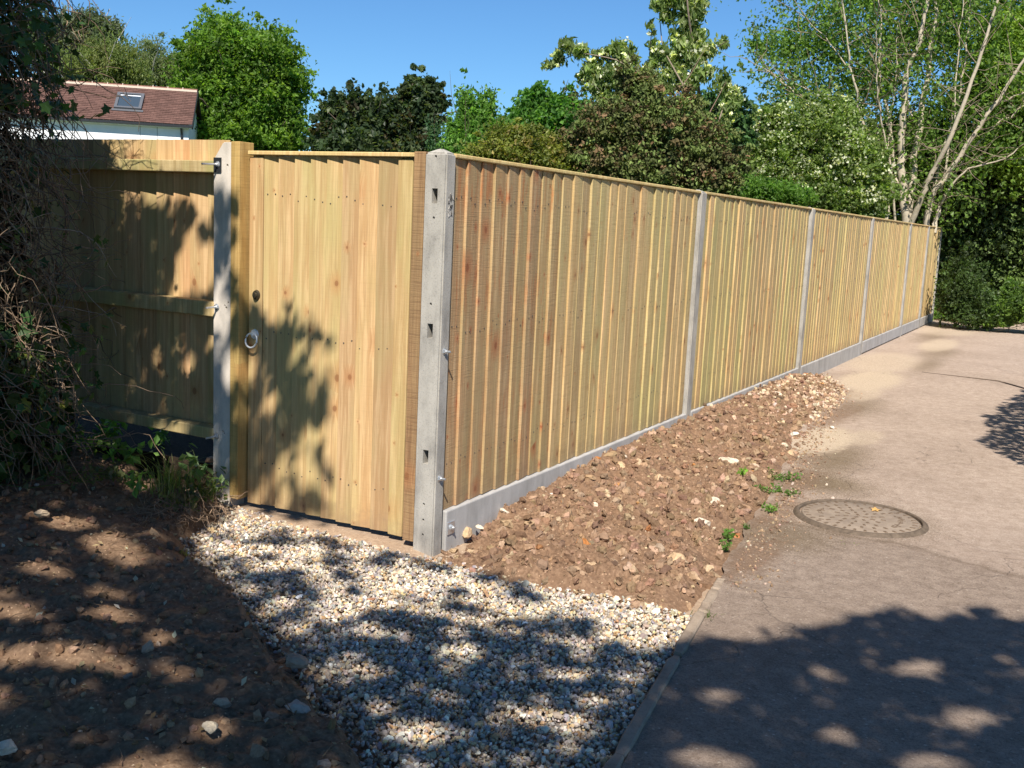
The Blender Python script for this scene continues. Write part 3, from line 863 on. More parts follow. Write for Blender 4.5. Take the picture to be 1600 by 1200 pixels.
def scatter_rocks(P, R, cols, rng, flat=.65, jitter=.22, tilt=.45, base=(ICO_V, ICO_F)):
    n = len(P); BV, BF = base
    V = BV[None] * (1 + jitter * rng.normal(size=(n, len(BV), 1)) * .8) + jitter * .25 * rng.normal(size=(n, len(BV), 3))
    sc = np.stack([rng.uniform(.8, 1.35, n), rng.uniform(.7, 1.05, n), rng.uniform(flat * .75, flat * 1.15, n)], -1)
    V = V * sc[:, None, :]
    V = np.einsum('nij,nkj->nki', rotmats(n, rng, tilt), V) * R[:, None, None] + P[:, None, :]
    F = BF[None] + (np.arange(n) * len(BV))[:, None, None]
    C = np.repeat(cols, len(BV), axis=0)
    return V.reshape(-1, 3), F.reshape(-1, 3), C


def pick(pal, w, n, rng, var=.12):
    pal = np.array(pal); w = np.array(w, float); w /= w.sum()
    c = pal[rng.choice(len(pal), n, p=w)]
    return np.clip(c * (1 + var * rng.normal(size=(n, 1))) * (1 + .04 * rng.normal(size=(n, 3))), .01, .95)


# gravel: pea shingle laid in front of the gate
n = 90000
x = RNG.uniform(-1.25, 1.45, n); y = RNG.uniform(-2.5, .02, n)
kx = ka[0] + (y - ka[1]) / (kb[1] - ka[1]) * (kb[0] - ka[0])
nb = fbm(x * 4, y * 4, 3, 1)
d = polydist(x, y, BORD)
lim = np.interp(x, [-1.3, -1.0, -.6, -.15, .0, .1, .3, .7, 1.0, 1.2], [.03, .03, -.02, -.06, -.03, -.03, -.02, .0, .0, .0]) + .10 * (nb - .5)
m = (d < .045 + .10 * (nb - .5) + .03 * RNG.normal(size=n) * (RNG.random(n) < .15)) & (x < kx - .027) & (y < lim)
fringe = (y > lim - .09) | (d > -.05)
m &= ~(fringe & (RNG.random(n) < .45))
x, y, d = x[m], y[m], d[m]; n = len(x)
r = (.0038 + .0066 * RNG.random(n) ** 1.3) * np.where(RNG.random(n) < .04, 1.6, 1)
z = -.026 + RNG.uniform(0, .022, n) + .014 * (fbm(x * 5, y * 5, 3, 2) - .3) + .03 * sstep(-.3, -.05, y) * sstep(.6, .0, x) * 0
cols = pick([(.70, .61, .47), (.64, .51, .34), (.46, .41, .36), (.30, .285, .28), (.60, .42, .22), (.50, .29, .15), (.76, .70, .60), (.42, .35, .29)], [17, 16, 17, 12, 8, 3, 9, 14], n, RNG, .18)
dusty = (RNG.random(n) < .25 * sstep(.45, .6, fbm(x * 5, y * 5, 3, 0)) + .5 * (d > -.06))[:, None]
cols = np.where(dusty, cols * .55 + np.array([.20, .14, .09]) * .45, cols)
v_, f_, c_ = scatter_rocks(np.stack([x, y, z], -1), r, cols, RNG, .62, .16, .5)
g_ = MB().add(v_, f_, c_).build('gravel', M['stone'], None, False)
tag(g_, 'pale shingle gravel spread in front of the wooden gate', 'gravel', kind='stuff')

# clods and small stones on the soil bed
n = 19000
x = RNG.uniform(-.03, 1.12, n); y = RNG.uniform(-.22, 6.6, n) ** 1.0
m = (x < soil_edge(y) + .05 * RNG.normal(size=n)) & ~((x < .02) & (y < .1)); x, y = x[m], y[m]
m = (y > -.08 - .1 * (x > .3)) ; x, y = x[m], y[m]; n = len(x)
z = soil_h(x, y)
r = .0026 + .024 * RNG.random(n) ** 7.0
m = z > -.035; x, y, z, r = x[m], y[m], z[m], r[m]; n = len(x)
cols = pick([(.25, .16, .10), (.31, .20, .128), (.18, .112, .072), (.38, .26, .17), (.48, .35, .23), (.54, .44, .33), (.36, .17, .07)], [30, 30, 18, 16, 3, 1.2, .8], n, RNG, .15)
Pc = np.stack([x, y, z + r * .12], -1); bigc = r > .0065
mb = MB().add(*scatter_rocks(Pc[bigc], r[bigc], cols[bigc], RNG, .7, .26, 1.0, (ICO2_V, ICO2_F))).add(*scatter_rocks(Pc[~bigc], r[~bigc], cols[~bigc], RNG, .7, .2, 1.0))
tag(mb.build('soil_clods', M['clod'], None, False), 'brown crumbled soil clods lying over the dug bed', 'clods', kind='stuff')
# a second, stonier scatter near the far end of the bed, and loose grit on the lane edge
n = 1500
x = RNG.uniform(0, .75, n); y = RNG.normal(5.4, .75, n)
m = (x < soil_edge(y) + .06) & (y < 6.9); x, y = x[m], y[m]; n = len(x)
r = .006 + .016 * RNG.random(n) ** 2
cols = pick([(.52, .39, .26), (.60, .48, .36), (.34, .22, .14)], [3, 1.5, 5], n, RNG, .12)
A1 = scatter_rocks(np.stack([x, y, np.maximum(soil_h(x, y), 0) + r * .3], -1), r, cols, RNG, .7, .2, 1.0)
n = 3800
y = RNG.uniform(.3, 7, n); x = lane_left(y) + np.abs(RNG.normal(0, .09, n)) + .02
r = .0015 + .008 * RNG.random(n) ** 4
A2 = scatter_rocks(np.stack([x, y, r * .4], -1), r, pick([(.34, .23, .145), (.52, .43, .33), (.22, .14, .09)], [4, 1, 4], n, RNG), RNG, .7, .2, 1.0)
mb = MB().add(*A1).add(*A2)
tag(mb.build('loose_grit', M['stone'], None, False), 'loose pale grit and small flints at the far end of the soil and lane edge', 'grit', kind='stuff')
# crumbs on the dirt bank
n = 13000
x = RNG.uniform(-3.0, 1.4, n); y = RNG.uniform(-3.2, .1, n); d = polydist(x, y, BORD)
m = (d > -.01) & ~((x > 1.0) & (y > -1.4)); x, y = x[m], y[m]; n = len(x)
r = .003 + .019 * RNG.random(n) ** 4.5
cols = pick([(.22, .135, .08), (.30, .19, .12), (.16, .095, .06), (.36, .28, .2), (.45, .38, .3)], [30, 24, 16, 2, .6], n, RNG, .15)
v_, f_, c_ = scatter_rocks(np.stack([x, y, bank_h(x, y) + r * .2], -1), r, cols, RNG, .7, .2, 1.0)
tag(MB().add(v_, f_, c_).build('bank_crumbs', M['clod'], None, False), 'crumbled dark earth and grit over the shaded dirt bank', 'clods', kind='stuff')


def rock(px, py, size, col, label, name='stone', flat=.65, seed=0, z=.05, cat='stone', group=None, dims=(1.2, .9)):
    p0 = at_z(px, py, z)
    rg = np.random.default_rng(seed + 100)
    _b = bmesh.new(); bmesh.ops.create_icosphere(_b, subdivisions=3, radius=1)
    V = np.array([v.co for v in _b.verts]); F = np.array([[v.index for v in f.verts] for f in _b.faces]); _b.free()
    for k in range(9):                                  # knock planes off
        nrm = rg.normal(size=3); nrm /= np.linalg.norm(nrm); lim = rg.uniform(.55, .85)
        dd = V @ nrm; V = V - np.where(dd > lim, dd - lim, 0)[:, None] * nrm
    V = V * (dims[0], dims[1], flat) + .03 * rg.normal(size=V.shape)
    mb = MB().add(V * size, F, col); o = mb.build(name, M['stone'], None, False)
    o.location = (p0[0], p0[1], p0[2] + size * flat * .1); o.rotation_euler = (rg.uniform(-.3, .3), rg.uniform(-.3, .3), rg.uniform(0, 6))
    tag(o, label, cat, group)
    return o


SO = 'stones lying on the soil bed'
TAN, PALE, BRN, RUST, PINK = (.52, .36, .21), (.62, .52, .40), (.36, .23, .14), (.42, .17, .05), (.50, .31, .23)
rock(706, 829, .022, PINK, 'rounded pinkish stone touching the foot of the corner concrete post', seed=1, z=.02, group=SO)
rock(728, 832, .034, TAN, 'tan angular flint second from the foot of the corner post', seed=2, z=.02, group=SO)
rock(750, 825, .018, PALE, 'small pale stone just right of the tan flint near the corner post', seed=3, z=.03, group=SO)
rock(788, 799, .026, PALE, 'pale stone high on the bank against the near gravel board', seed=4, z=.05, group=SO)
rock(909, 851, .032, RUST, 'upright rust orange brick fragment in the middle of the soil', seed=5, z=.05, flat=.9, group=SO, dims=(.6, 1.2), cat='brick piece', name='brick_fragment')
rock(931, 722, .030, RUST, 'rust orange clod leaning on the gravel board below the first bay', seed=6, z=.09, flat=.9, group=SO, cat='clod', name='clay_lump')
rock(906, 812, .026, BRN, 'brown squarish stone left of centre of the soil bed', seed=7, z=.05, group=SO)
rock(826, 856, .028, BRN, 'dull brown round stone near the gravel border of the soil', seed=8, z=.03, group=SO)
rock(1054, 880, .048, TAN, 'large ochre flint near the lane corner of the soil bed', seed=9, z=.03, flat=.9, group=SO)
rock(1030, 893, .030, PINK, 'pink crumpled lump beside the large ochre flint', seed=10, z=.02, flat=.9, group=SO)
rock(1098, 818, .036, PALE, 'cream flint on the lane side of the soil below the weeds', seed=11, z=.04, group=SO)
rock(1115, 784, .034, PALE, 'whitish stone midway along the lane edge of the soil', seed=12, z=.04, group=SO)
rock(1135, 720, .040, PALE, 'long pale stone beside the small bright green seedling', seed=13, z=.05, group=SO, dims=(1.9, .7))
rock(1008, 721, .022, PALE, 'pale chip near the fence on the upper soil', seed=14, z=.07, group=SO)
rock(968, 729, .036, TAN, 'tan block by the gravel board half way along the first bay', seed=15, z=.08, group=SO)
rock(975, 714, .024, PALE, 'pale stone just behind the tan block by the gravel board', seed=16, z=.09, group=SO)
rock(1241, 679, .028, (.72, .66, .55), 'white flint at the corner of the pale sand patch', seed=17, z=.02, group=SO)
rock(1237, 708, .036, TAN, 'flat tan flint below the pale sand patch', seed=18, z=.02, flat=.4, group=SO, dims=(1.6, .7))
rock(1300, 668, .016, (.70, .64, .53), 'small white chip at the far rim of the pale sand patch', seed=19, z=.01, group=SO)
rock(1068, 893, .022, BRN, 'brown cobble tucked right of the large ochre flint', seed=20, z=.02, group=SO)
SB = 'stones on the shaded bank'
rock(66, 802, .030, (.48, .36, .24), 'sunlit tan stone at the left on the shaded bank', seed=21, z=.12, group=SB)
rock(460, 1035, .034, (.30, .22, .16), 'grey brown stone on the bank edge above the gravel', seed=22, z=.08, group=SB)
rock(465, 1106, .030, (.33, .29, .25), 'grey pebble on the bank edge by the lower gravel', seed=23, z=.06, group=SB)
rock(328, 1138, .024, (.45, .38, .28), 'pale stone at the top of the lower sunlit dirt', seed=24, z=.08, group=SB)
rock(10, 1170, .026, (.62, .52, .40), 'white stone in the bottom left corner of the bank', seed=25, z=.07, group=SB)
rock(330, 718, .030, (.55, .34, .22), 'pinkish broken brick end at the foot of the left concrete post', seed=26, z=.16, group=SB, cat='brick piece', name='brick_fragment', dims=(1.5, .7))


# ------------------------------------------------------------------ foliage
def leaves(mb, P, size, cols, rng, up=.4, drop=0.0, aspect=.55, fold=.15, out=None):
    """one folded four-point leaf per position"""
    n = len(P)
    size = np.broadcast_to(size, (n,))
    a = rng.normal(size=(n, 3)); a[:, 2] -= drop
    if out is not None: a += out
    a /= np.linalg.norm(a, axis=1)[:, None]
    nr = rng.normal(size=(n, 3)); nr[:, 2] += up * 2
    b = np.cross(a, nr); b /= np.linalg.norm(b, axis=1)[:, None] + 1e-9
    nn = np.cross(b, a)
    s = size[:, None]
    base = P - a * s * .5
    tip = P + a * s * .5
    l = P + b * s * aspect * .5 + nn * s * fold - a * s * .05
    r_ = P - b * s * aspect * .5 + nn * s * fold - a * s * .05
    V = np.stack([base, l, tip, r_], 1).reshape(-1, 3)
    F = np.arange(n)[:, None] * 4
    F = np.concatenate([F + np.array([[0, 1, 2]]), F + np.array([[0, 2, 3]])])
    mb.add(V, F, np.repeat(cols, 4, axis=0))


def clump_points(blobs, n, rng, per=45, tight=.16, shell=.62, flat=.7, rough=.16):
    """blobs: (centre, radii) ; returns leaf positions gathered in boughs"""
    vol = np.array([np.prod(r) ** .75 for _, r in blobs]); vol /= vol.sum()
    out, cid = [], []; k0 = 0
    for (c, r), w in zip(blobs, vol):
        m = max(1, int(n * w / per))
        d = rng.normal(size=(m, 3)); d /= np.linalg.norm(d, axis=1)[:, None]
        rad = (shell + (1 - shell) * rng.random(m) ** .6)
        inner = rng.random(m) < .22; rad[inner] *= rng.uniform(.2, .8, inner.sum())
        lob = vn(d[:, 0] * 2.1 + c[0] + 40, d[:, 2] * 2.1 + d[:, 1] * 1.3 + 40, k0)
        sprig = rng.random(m) < .10; rad = np.where(sprig, rng.uniform(1.08, 1.38, m), rad)
        cc = c + d * r * (rad * (.78 + .42 * lob))[:, None] * (1 + rough * rng.normal(size=(m, 1)))
        rr_ = tight * float(np.mean(r)) * np.where(sprig, .45, rng.uniform(.45, 1.6, m))
        p = np.repeat(cc, per, axis=0) + rng.normal(size=(m * per, 3)) * np.repeat(rr_, per)[:, None] * (1, 1, flat)
        out.append(p); cid.append(np.repeat(np.arange(k0, k0 + m), per)); k0 += m
    return np.concatenate(out), np.concatenate(cid), k0


def crown(parent, blobs, n, size, pal, w, seed, name='crown', mat='leaf', per=45, tight=.16, shell=.62, drop=0.0, aspect=.55, var=.16, up=.4, mb=None, build=True, flat=.7):
    rng = np.random.default_rng(seed)
    P, cid, nc = clump_points(blobs, n, rng, per, tight, shell, flat)
    pal = np.array(pal, float); w = np.array(w, float); w /= w.sum()
    cc = pal[rng.choice(len(pal), nc, p=w)] * (1 + var * rng.normal(size=(nc, 1)))
    cols = np.clip(cc[cid] * (1 + var * .8 * rng.normal(size=(len(P), 1))), .005, .9)
    mb = mb or MB()
    leaves(mb, P, size * rng.uniform(.65, 1.35, len(P)), cols, rng, up, drop, aspect)
    if not build: return mb
    return mb.build(name, M[mat], parent, False)


def wiggle(a, b, n, amp, rng):
    a, b = np.asarray(a, float), np.asarray(b, float)
    t_ = np.linspace(0, 1, n)[:, None]
    p = a + (b - a) * t_
    off = rng.normal(size=(n, 3)) * amp * np.linalg.norm(b - a); off[0] = 0
    off = (off + np.roll(off, 1, 0)) / 2; off[0] = 0; off[-1] = 0
    return p + off


def trunk(parent, base, tips, r0, seed, col=(.16, .12, .09), sides=6, name='trunk', fork=.35):
    rng = np.random.default_rng(seed); mb = MB()
    base = np.asarray(base, float); top = np.mean(tips, axis=0); fk = base + (top - base) * fork
    mb.tube(wiggle(base, fk, 5, .03, rng), np.linspace(r0, r0 * .75, 5), sides + 2, col)
    for tp_ in tips:
        p = wiggle(fk, tp_, 7, .05, rng)
        mb.tube(p, np.linspace(r0 * .55, r0 * .06, 7), sides, col)
        for k in range(3):
            q = p[2 + k]; e = q + (np.asarray(tp_) - fk) * .35 + rng.normal(size=3) * np.linalg.norm(np.asarray(tp_) - fk) * .22
            mb.tube(wiggle(q, e, 5, .06, rng), np.linspace(r0 * .22, r0 * .03, 5), 4, col)
    return mb.build(name, M['bark'], parent, True)


def pblobs(lst, dist, depth=1.0):
    out = []
    for q in lst:
        px, py, rx, ry = q[:4]; dd = dist + (q[4] if len(q) > 4 else 0)
        c = at(px, py, dd); k = dd / FPX * 1.02
        rx, ry = rx * k, ry * k
        out.append((c, np.array([rx, rx * depth, ry])))
    return out


def tree(name, label, cat, lst, dist, n, size, pal, w, seed, r0=.15, bark=(.16, .12, .09), group=None, off=(0, 0), **kw):
    b = pblobs(lst, dist)
    ctr = np.mean([c for c, _ in b], axis=0) + np.array([off[0], off[1], 0])
    base = np.array([ctr[0], ctr[1], -.1])
    th = thing(name, label, cat, tuple(base), 0, group)
    bl = [(c - base, r) for c, r in b]
    trunk(th, (0, 0, 0), [c for c, _ in bl], r0, seed, bark)
    crown(th, bl, n, size, pal, w, seed, **kw)
    return th


# far trees left to right
tree('eucalyptus_tree', 'tall grey-green eucalyptus with rounded clumps above the tiled roof', 'tree',
     [(112, 52, 26, 24), (150, 42, 24, 20), (172, 60, 14, 26), (90, 92, 34, 30), (122, 95, 30, 26), (60, 60, 26, 30), (160, 90, 20, 20)], 52, 34000, .20,
     [(.13, .16, .10), (.09, .12, .07), (.17, .19, .13), (.10, .10, .06)], [4, 3, 2, 1], 1, .35, (.4, .34, .28), per=55, tight=.20, drop=.6, aspect=.35)
tree('birch_tree', 'pale olive weeping birch rising behind the left half of the roof', 'tree',
     [(172, 100, 34, 34), (150, 115, 40, 26), (195, 118, 28, 26), (120, 122, 26, 20)], 46, 26000, .13,
     [(.16, .20, .06), (.13, .17, .05), (.19, .21, .08)], [3, 3, 2], 2, .2, (.5, .47, .42), per=60, tight=.22, drop=1.4, aspect=.4)
tree('birch_tree', 'thin silvery birch rising behind the right end of the roof', 'tree',
     [(238, 100, 24, 28), (258, 118, 26, 24), (222, 118, 20, 22), (276, 112, 18, 26)], 50, 16000, .13,
     [(.15, .19, .09), (.13, .16, .06), (.19, .22, .12)], [3, 3, 2], 3, .2, (.5, .47, .42), per=60, tight=.25, drop=1.4, aspect=.4)
tree('beech_tree', 'big bright green leafy tree to the right of the white house', 'tree',
     [(350, 80, 52, 42), (410, 100, 52, 44), (320, 130, 44, 50), (380, 150, 62, 60), (440, 150, 34, 50), (350, 200, 60, 40), (430, 205, 46, 36), (295, 170, 18, 40), (300, 90, 22, 30), (340, 55, 28, 22), (462, 215, 18, 24), (318, 215, 20, 30)], 38, 85000, .15,
     [(.12, .215, .03), (.09, .17, .025), (.17, .27, .04), (.065, .12, .022)], [4, 3, 3, 2], 4, .4, per=50, tight=.17, drop=.3)
tree('dark_maple_tree', 'dark purplish green round-headed tree with a tall right lobe, above the gate', 'tree',
     [(540, 196, 36, 40), (590, 205, 40, 44), (512, 205, 16, 34), (560, 235, 60, 30), (652, 165, 32, 38), (670, 170, 20, 30), (640, 225, 36, 40), (600, 185, 22, 20), (520, 240, 26, 20)], 27, 60000, .13,
     [(.055, .085, .036), (.042, .068, .03), (.095, .125, .055), (.085, .075, .04), (.034, .055, .025)], [4, 3, 3, 1, 2], 5, .25, per=45, tight=.15, shell=.75, drop=.3, aspect=.7, mat='leaf')
tree('sapling_shrub', 'thin bluish green sapling in the gap left of the corner post', 'shrub',
     [(680, 218, 6, 20), (690, 232, 12, 12), (700, 240, 8, 12)], 24, 1500, .10, [(.07, .13, .06)], [1], 6, .03, per=20, tight=.5)
tree('columnar_shrub', 'upright bright green shrub with narrow spires just right of corner post', 'shrub',
     [(727, 168, 7, 42), (738, 185, 8, 38), (750, 190, 7, 40), (762, 180, 7, 38), (740, 205, 14, 34), (722, 215, 14, 30), (762, 195, 7, 32), (772, 215, 9, 28), (745, 235, 30, 26), (705, 210, 6, 22), (785, 205, 6, 24), (770, 240, 26, 20)], 14, 22000, .055,
     [(.12, .24, .04), (.09, .18, .035), (.16, .29, .06)], [3, 3, 2], 7, .04, per=22, tight=.3, up=0, drop=-1.0)
tree('green_maple', 'fresh green bushy tree left of the blossoming tree', 'tree',
     [(840, 195, 40, 38), (880, 200, 42, 40), (810, 195, 16, 30), (890, 165, 10, 20), (862, 172, 18, 22), (905, 235, 34, 34), (920, 195, 24, 30)], 17, 32000, .085,
     [(.085, .19, .035), (.06, .14, .03), (.12, .24, .05)], [4, 3, 2], 8, .1, per=40, tight=.17, drop=.3, aspect=.7)
tree('yellow_bush', 'yellowish green fine-leaved bush just behind the fence top', 'bush',
     [(790, 235, 34, 34), (830, 240, 40, 34), (760, 250, 30, 24), (870, 262, 36, 30), (815, 215, 22, 20)], 10.5, 22000, .04,
     [(.20, .22, .05), (.15, .18, .04), (.24, .20, .07), (.12, .15, .03)], [3, 3, 2, 2], 9, .04, per=35, tight=.2, drop=-.3)

# white-flowering tall tree, open crown of drooping tufts along its limbs
flower_base = at(1098, 235, 13.5); flower_base[2] = -.1
fl = thing('flowering_tree', 'tall open tree with drooping leaf tufts and white blossom against the sky', 'tree', tuple(flower_base))
D = 13.5
limbs = [
    [(1098, 330), (1096, 240), (1094, 160), (1085, 90), (1075, 20), (1070, -60)],
    [(1094, 200), (1050, 160), (1010, 120), (960, 92), (905, 82), (868, 98)],
    [(1094, 180), (1060, 120), (1035, 75), (1030, 20)],
    [(1050, 165), (1000, 150), (970, 130), (945, 150), (925, 130)],
    [(1085, 100), (1110, 80), (1135, 65)],
    [(1096, 240), (1120, 200), (1132, 160), (1140, 130)],
    [(1080, 60), (1050, 10), (1040, -30)],
    [(1060, 120), (1015, 85), (1018, 50)],
]
mb = MB(); rg = np.random.default_rng(12)
for k, L in enumerate(limbs):
    P = np.array([at(a, b, D + .35 * math.sin(k * 2.1 + j)) for j, (a, b) in enumerate(L)]) - flower_base
    tt = np.linspace(0, len(P) - 1, len(P) * 3); P = np.stack([np.interp(tt, range(len(P)), P[:, i]) for i in range(3)], -1)
    mb.tube(P, np.linspace(.038 if k == 0 else .011, .005, len(P)), 6, (.27, .21, .16))
mb.build('trunk', M['bark'], fl, True)
tufts = [(870, 90, 10, 10), (885, 72, 12, 8), (905, 78, 14, 9), (858, 104, 8, 9), (925, 105, 12, 12), (945, 85, 12, 10), (965, 78, 14, 12), (980, 95, 16, 14), (918, 122, 12, 12), (935, 138, 14, 14), (960, 120, 18, 18), (985, 125, 16, 16),
         (1018, 48, 5, 10), (1022, 75, 10, 10), (1040, 92, 14, 14), (1025, 100, 12, 10), (1030, 8, 10, 12), (1042, 28, 10, 12), (1060, 5, 16, 12), (1085, 8, 16, 14), (1075, 35, 16, 14), (1090, 60, 14, 16), (1070, 70, 14, 14), (1058, 60, 8, 12), (1085, 90, 16, 16),
         (1105, 75, 12, 10), (1130, 68, 8, 8), (1050, 110, 14, 12), (1090, 115, 16, 12), (1010, 120, 16, 14), (1070, 130, 16, 14), (1040, 130, 16, 14), (1000, 145, 18, 14), (950, 165, 20, 16), (1060, 85, 10, 10), (1130, 130, 12, 14), (1145, 150, 12, 14), (1110, 110, 8, 8), (1020, 150, 18, 14), (975, 165, 16, 14), (1050, -25, 18, 14), (1090, -20, 18, 14), (1140, 175, 12, 16)]
bl = [(c - flower_base, r) for c, r in pblobs(tufts, D)]
crown(fl, bl, 15000, .085, [(.20, .26, .09), (.14, .20, .065), (.28, .33, .15), (.10, .15, .05)], [3, 3, 2, 2], 13, per=18, tight=.32, shell=.5, drop=1.6, aspect=.42)
crown(fl, bl, 3400, .05, [(.70, .70, .60), (.60, .60, .45)], [3, 1], 14, name='blossom', per=8, tight=.2, shell=.8, drop=0, aspect=.8)

tree('ivy_bush', 'deep green glossy bush round the flowering tree trunk', 'bush',
     [(1125, 190, 32, 44), (1140, 220, 28, 30), (1110, 225, 26, 30)], 14.5, 11000, .07, [(.035, .085, .025), (.05, .11, .03), (.03, .06, .02)], [3, 2, 2], 15, .05, per=35, tight=.2, aspect=.8, mat='leaf_dark')
tree('brown_bush', 'dull reddish brown twiggy bush crowding the fence top below the blossom', 'bush',
     [(1000, 160, 34, 50), (985, 125, 22, 20), (955, 205, 50, 44), (1030, 215, 60, 50), (1080, 235, 50, 50), (910, 240, 34, 40), (960, 255, 60, 30), (1120, 265, 40, 34), (1010, 270, 70, 26), (1070, 180, 26, 36), (1090, 285, 50, 24)], 10.5, 80000, .042,
     [(.135, .105, .05), (.13, .15, .05), (.085, .08, .036), (.20, .13, .07), (.15, .20, .06), (.08, .095, .035)], [3, 5, 2, 2, 6, 3], 16, .06, (.25, .17, .12), per=40, tight=.15, shell=.6, aspect=.6, mat='leaf_dry')
# bare twigs showing in the brown bush
hw = [(1170, 215, 30, 34), (1220, 230, 50, 50), (1280, 235, 60, 56), (1325, 260, 44, 46), (1180, 265, 50, 44), (1250, 290, 70, 36), (1310, 310, 50, 30), (1365, 290, 26, 34), (1160, 290, 40, 30), (1350, 330, 30, 20), (1290, 190, 40, 36), (1210, 190, 24, 26)]
haw = tree('hawthorn_tree', 'hawthorn in white blossom spreading behind the middle of the fence', 'tree', hw, 17, 80000, .06,
           [(.13, .19, .05), (.17, .24, .06), (.09, .13, .035), (.22, .27, .12)], [4, 3, 2, 3], 17, .12, per=40, tight=.16, aspect=.7)
b = pblobs(hw, 16.95); hb = np.array(haw.location)
crown(haw, [(c - hb, r * 1.0) for c, r in b], 11000, .042, [(.60, .60, .48), (.50, .53, .36)], [3, 2], 18, name='blossom', per=14, tight=.16, shell=.86, aspect=.9)
tree('bright_bush', 'low bright green leafy bush peeping over the fence beside the shed', 'bush',
     [(1180, 300, 40, 16), (1230, 308, 34, 14), (1145, 290, 24, 12)], 14.5, 9000, .05, [(.12, .22, .04), (.09, .17, .03)], [1, 1], 19, .03, per=25, tight=.2)

# coppiced many-stemmed tree
D = 18.2
CAMDIR = np.array([-.1, .99, 0])
cb = at(1430, 352, D); cb[2] = -.1
cop = thing('coppiced_tree', 'many-stemmed pale-barked tree fanning up behind the far end of fence', 'tree', tuple(cb))
stems = [([(1415, 360), (1408, 250), (1408, 196), (1417, 112), (1437, 62), (1450, 4), (1456, -80)], .10), ([(1416, 362), (1425, 271), (1437, 196), (1452, 96), (1460, 33), (1464, -70)], .095),
         ([(1446, 362), (1454, 308), (1483, 267), (1525, 208), (1550, 167), (1600, 92), (1650, 20)], .075), ([(1421, 360), (1437, 308), (1458, 271), (1492, 200), (1525, 104), (1558, 4), (1575, -60)], .07),
         ([(1400, 290), (1400, 267), (1392, 200), (1375, 125), (1375, 62), (1379, 8), (1382, -60)], .05), ([(1377, 350), (1358, 290), (1329, 233), (1315, 204), (1287, 175), (1250, 150), (1200, 110)], .04),
         ([(1366, 352), (1345, 300), (1329, 283), (1287, 250), (1255, 240)], .03), ([(1385, 352), (1370, 260), (1348, 192), (1333, 117), (1321, 50), (1316, -40)], .042),
         ([(1460, 362), (1467, 321), (1504, 250), (1560, 190), (1610, 160)], .05), ([(1385, 345), (1387, 292), (1390, 208), (1400, 104), (1404, 20)], .025),
         ([(1398, 345), (1391, 250), (1372, 160), (1369, 90), (1370, -20)], .028), ([(1470, 300), (1490, 190), (1497, 80), (1506, -10)], .03),
         ([(1445, 355), (1470, 240), (1500, 150), (1512, 60), (1520, -40)], .035), ([(1458, 358), (1463, 335), (1470, 320), (1500, 270), (1560, 250), (1620, 215)], .035), ([(1350, 240), (1310, 165), (1240, 130), (1180, 100)], .02),
         ([(1330, 110), (1290, 60), (1250, 20)], .018), ([(1425, 180), (1405, 120), (1400, 60)], .02), ([(1550, 165), (1590, 150), (1640, 120)], .02)]
mb = MB(); tips = []; rg = np.random.default_rng(21)
for k, (L, r0) in enumerate(stems):
    off = .5 * math.sin(k * 1.7)
    P = np.array([at(a, b, D + off * min(1, j / 3)) for j, (a, b) in enumerate(L)]) - cb
    tt = np.linspace(0, len(P) - 1, len(P) * 4); P = np.stack([np.interp(tt, range(len(P)), P[:, i]) for i in range(3)], -1)
    P += .015 * rg.normal(size=P.shape)
    mb.tube(P, np.linspace(r0 * .74, r0 * .20, len(P)), 7, (.46, .40, .30))
    for j in range(4, len(P), 1):
        for _ in range(1 + (j % 2)):
            d_ = rg.normal(size=3) * (1, 1, .6) + (P[min(j + 1, len(P) - 1)] - P[j - 1]) * .8; d_ /= np.linalg.norm(d_)
            e = P[j] + d_ * rg.uniform(.35, .85) + np.array([0, 0, .2])
            q = wiggle(P[j], e, 5, .06, rg); mb.tube(q, np.linspace(.008, .003, 5), 3, (.25, .20, .14))
            tips += [q[2], q[3], q[4]]
mb.build('trunk', M['bark'], cop, True)
tips = np.array(tips)
tips = tips[rg.random(len(tips)) < .8]; pp = np.repeat(tips, 12, axis=0) + rg.normal(size=(len(tips) * 12, 3)) * .17 + (CAMDIR * .35)
mb = MB()
pal = np.array([(.13, .21, .045), (.17, .27, .06), (.09, .15, .04)])
leaves(mb, pp, .072 * rg.uniform(.7, 1.3, len(pp)), pal[rg.choice(3, len(pp))] * (1 + .2 * rg.normal(size=(len(pp), 1))).clip(.4, 1.6), rg, .3, .2, .7)
bl = [(c - cb, r) for c, r in pblobs([(1290, 60, 60, 60), (1230, 80, 50, 36), (1340, 130, 60, 46), (1400, 60, 60, 60), (1480, 60, 60, 60), (1560, 70, 60, 70), (1500, 160, 60, 44), (1580, 170, 50, 60), (1250, 150, 50, 30), (1190, 70, 30, 26), (1400, -20, 160, 40), (1560, -20, 90, 50)], 20.2)]
crown(None, bl, 36000, .075, [(.12, .20, .045), (.16, .26, .05), (.08, .14, .04)], [3, 3, 2], 22, per=14, tight=.17, shell=.2, mb=mb, build=False)
mb.build('crown', M['leaf'], cop, False)
tree('overhanging_tree', 'yellow green leafy tree at the upper right edge of the picture', 'tree',
     [(1600, 60, 44, 50), (1580, 160, 46, 50), (1550, 120, 40, 40), (1620, 200, 50, 60), (1600, 250, 50, 40), (1640, 120, 50, 90)], 19.6, 34000, .085,
     [(.19, .28, .05), (.14, .22, .04), (.24, .33, .07)], [3, 3, 2], 23, .1, off=(2.2, 1.0), per=30, tight=.17, shell=.3)
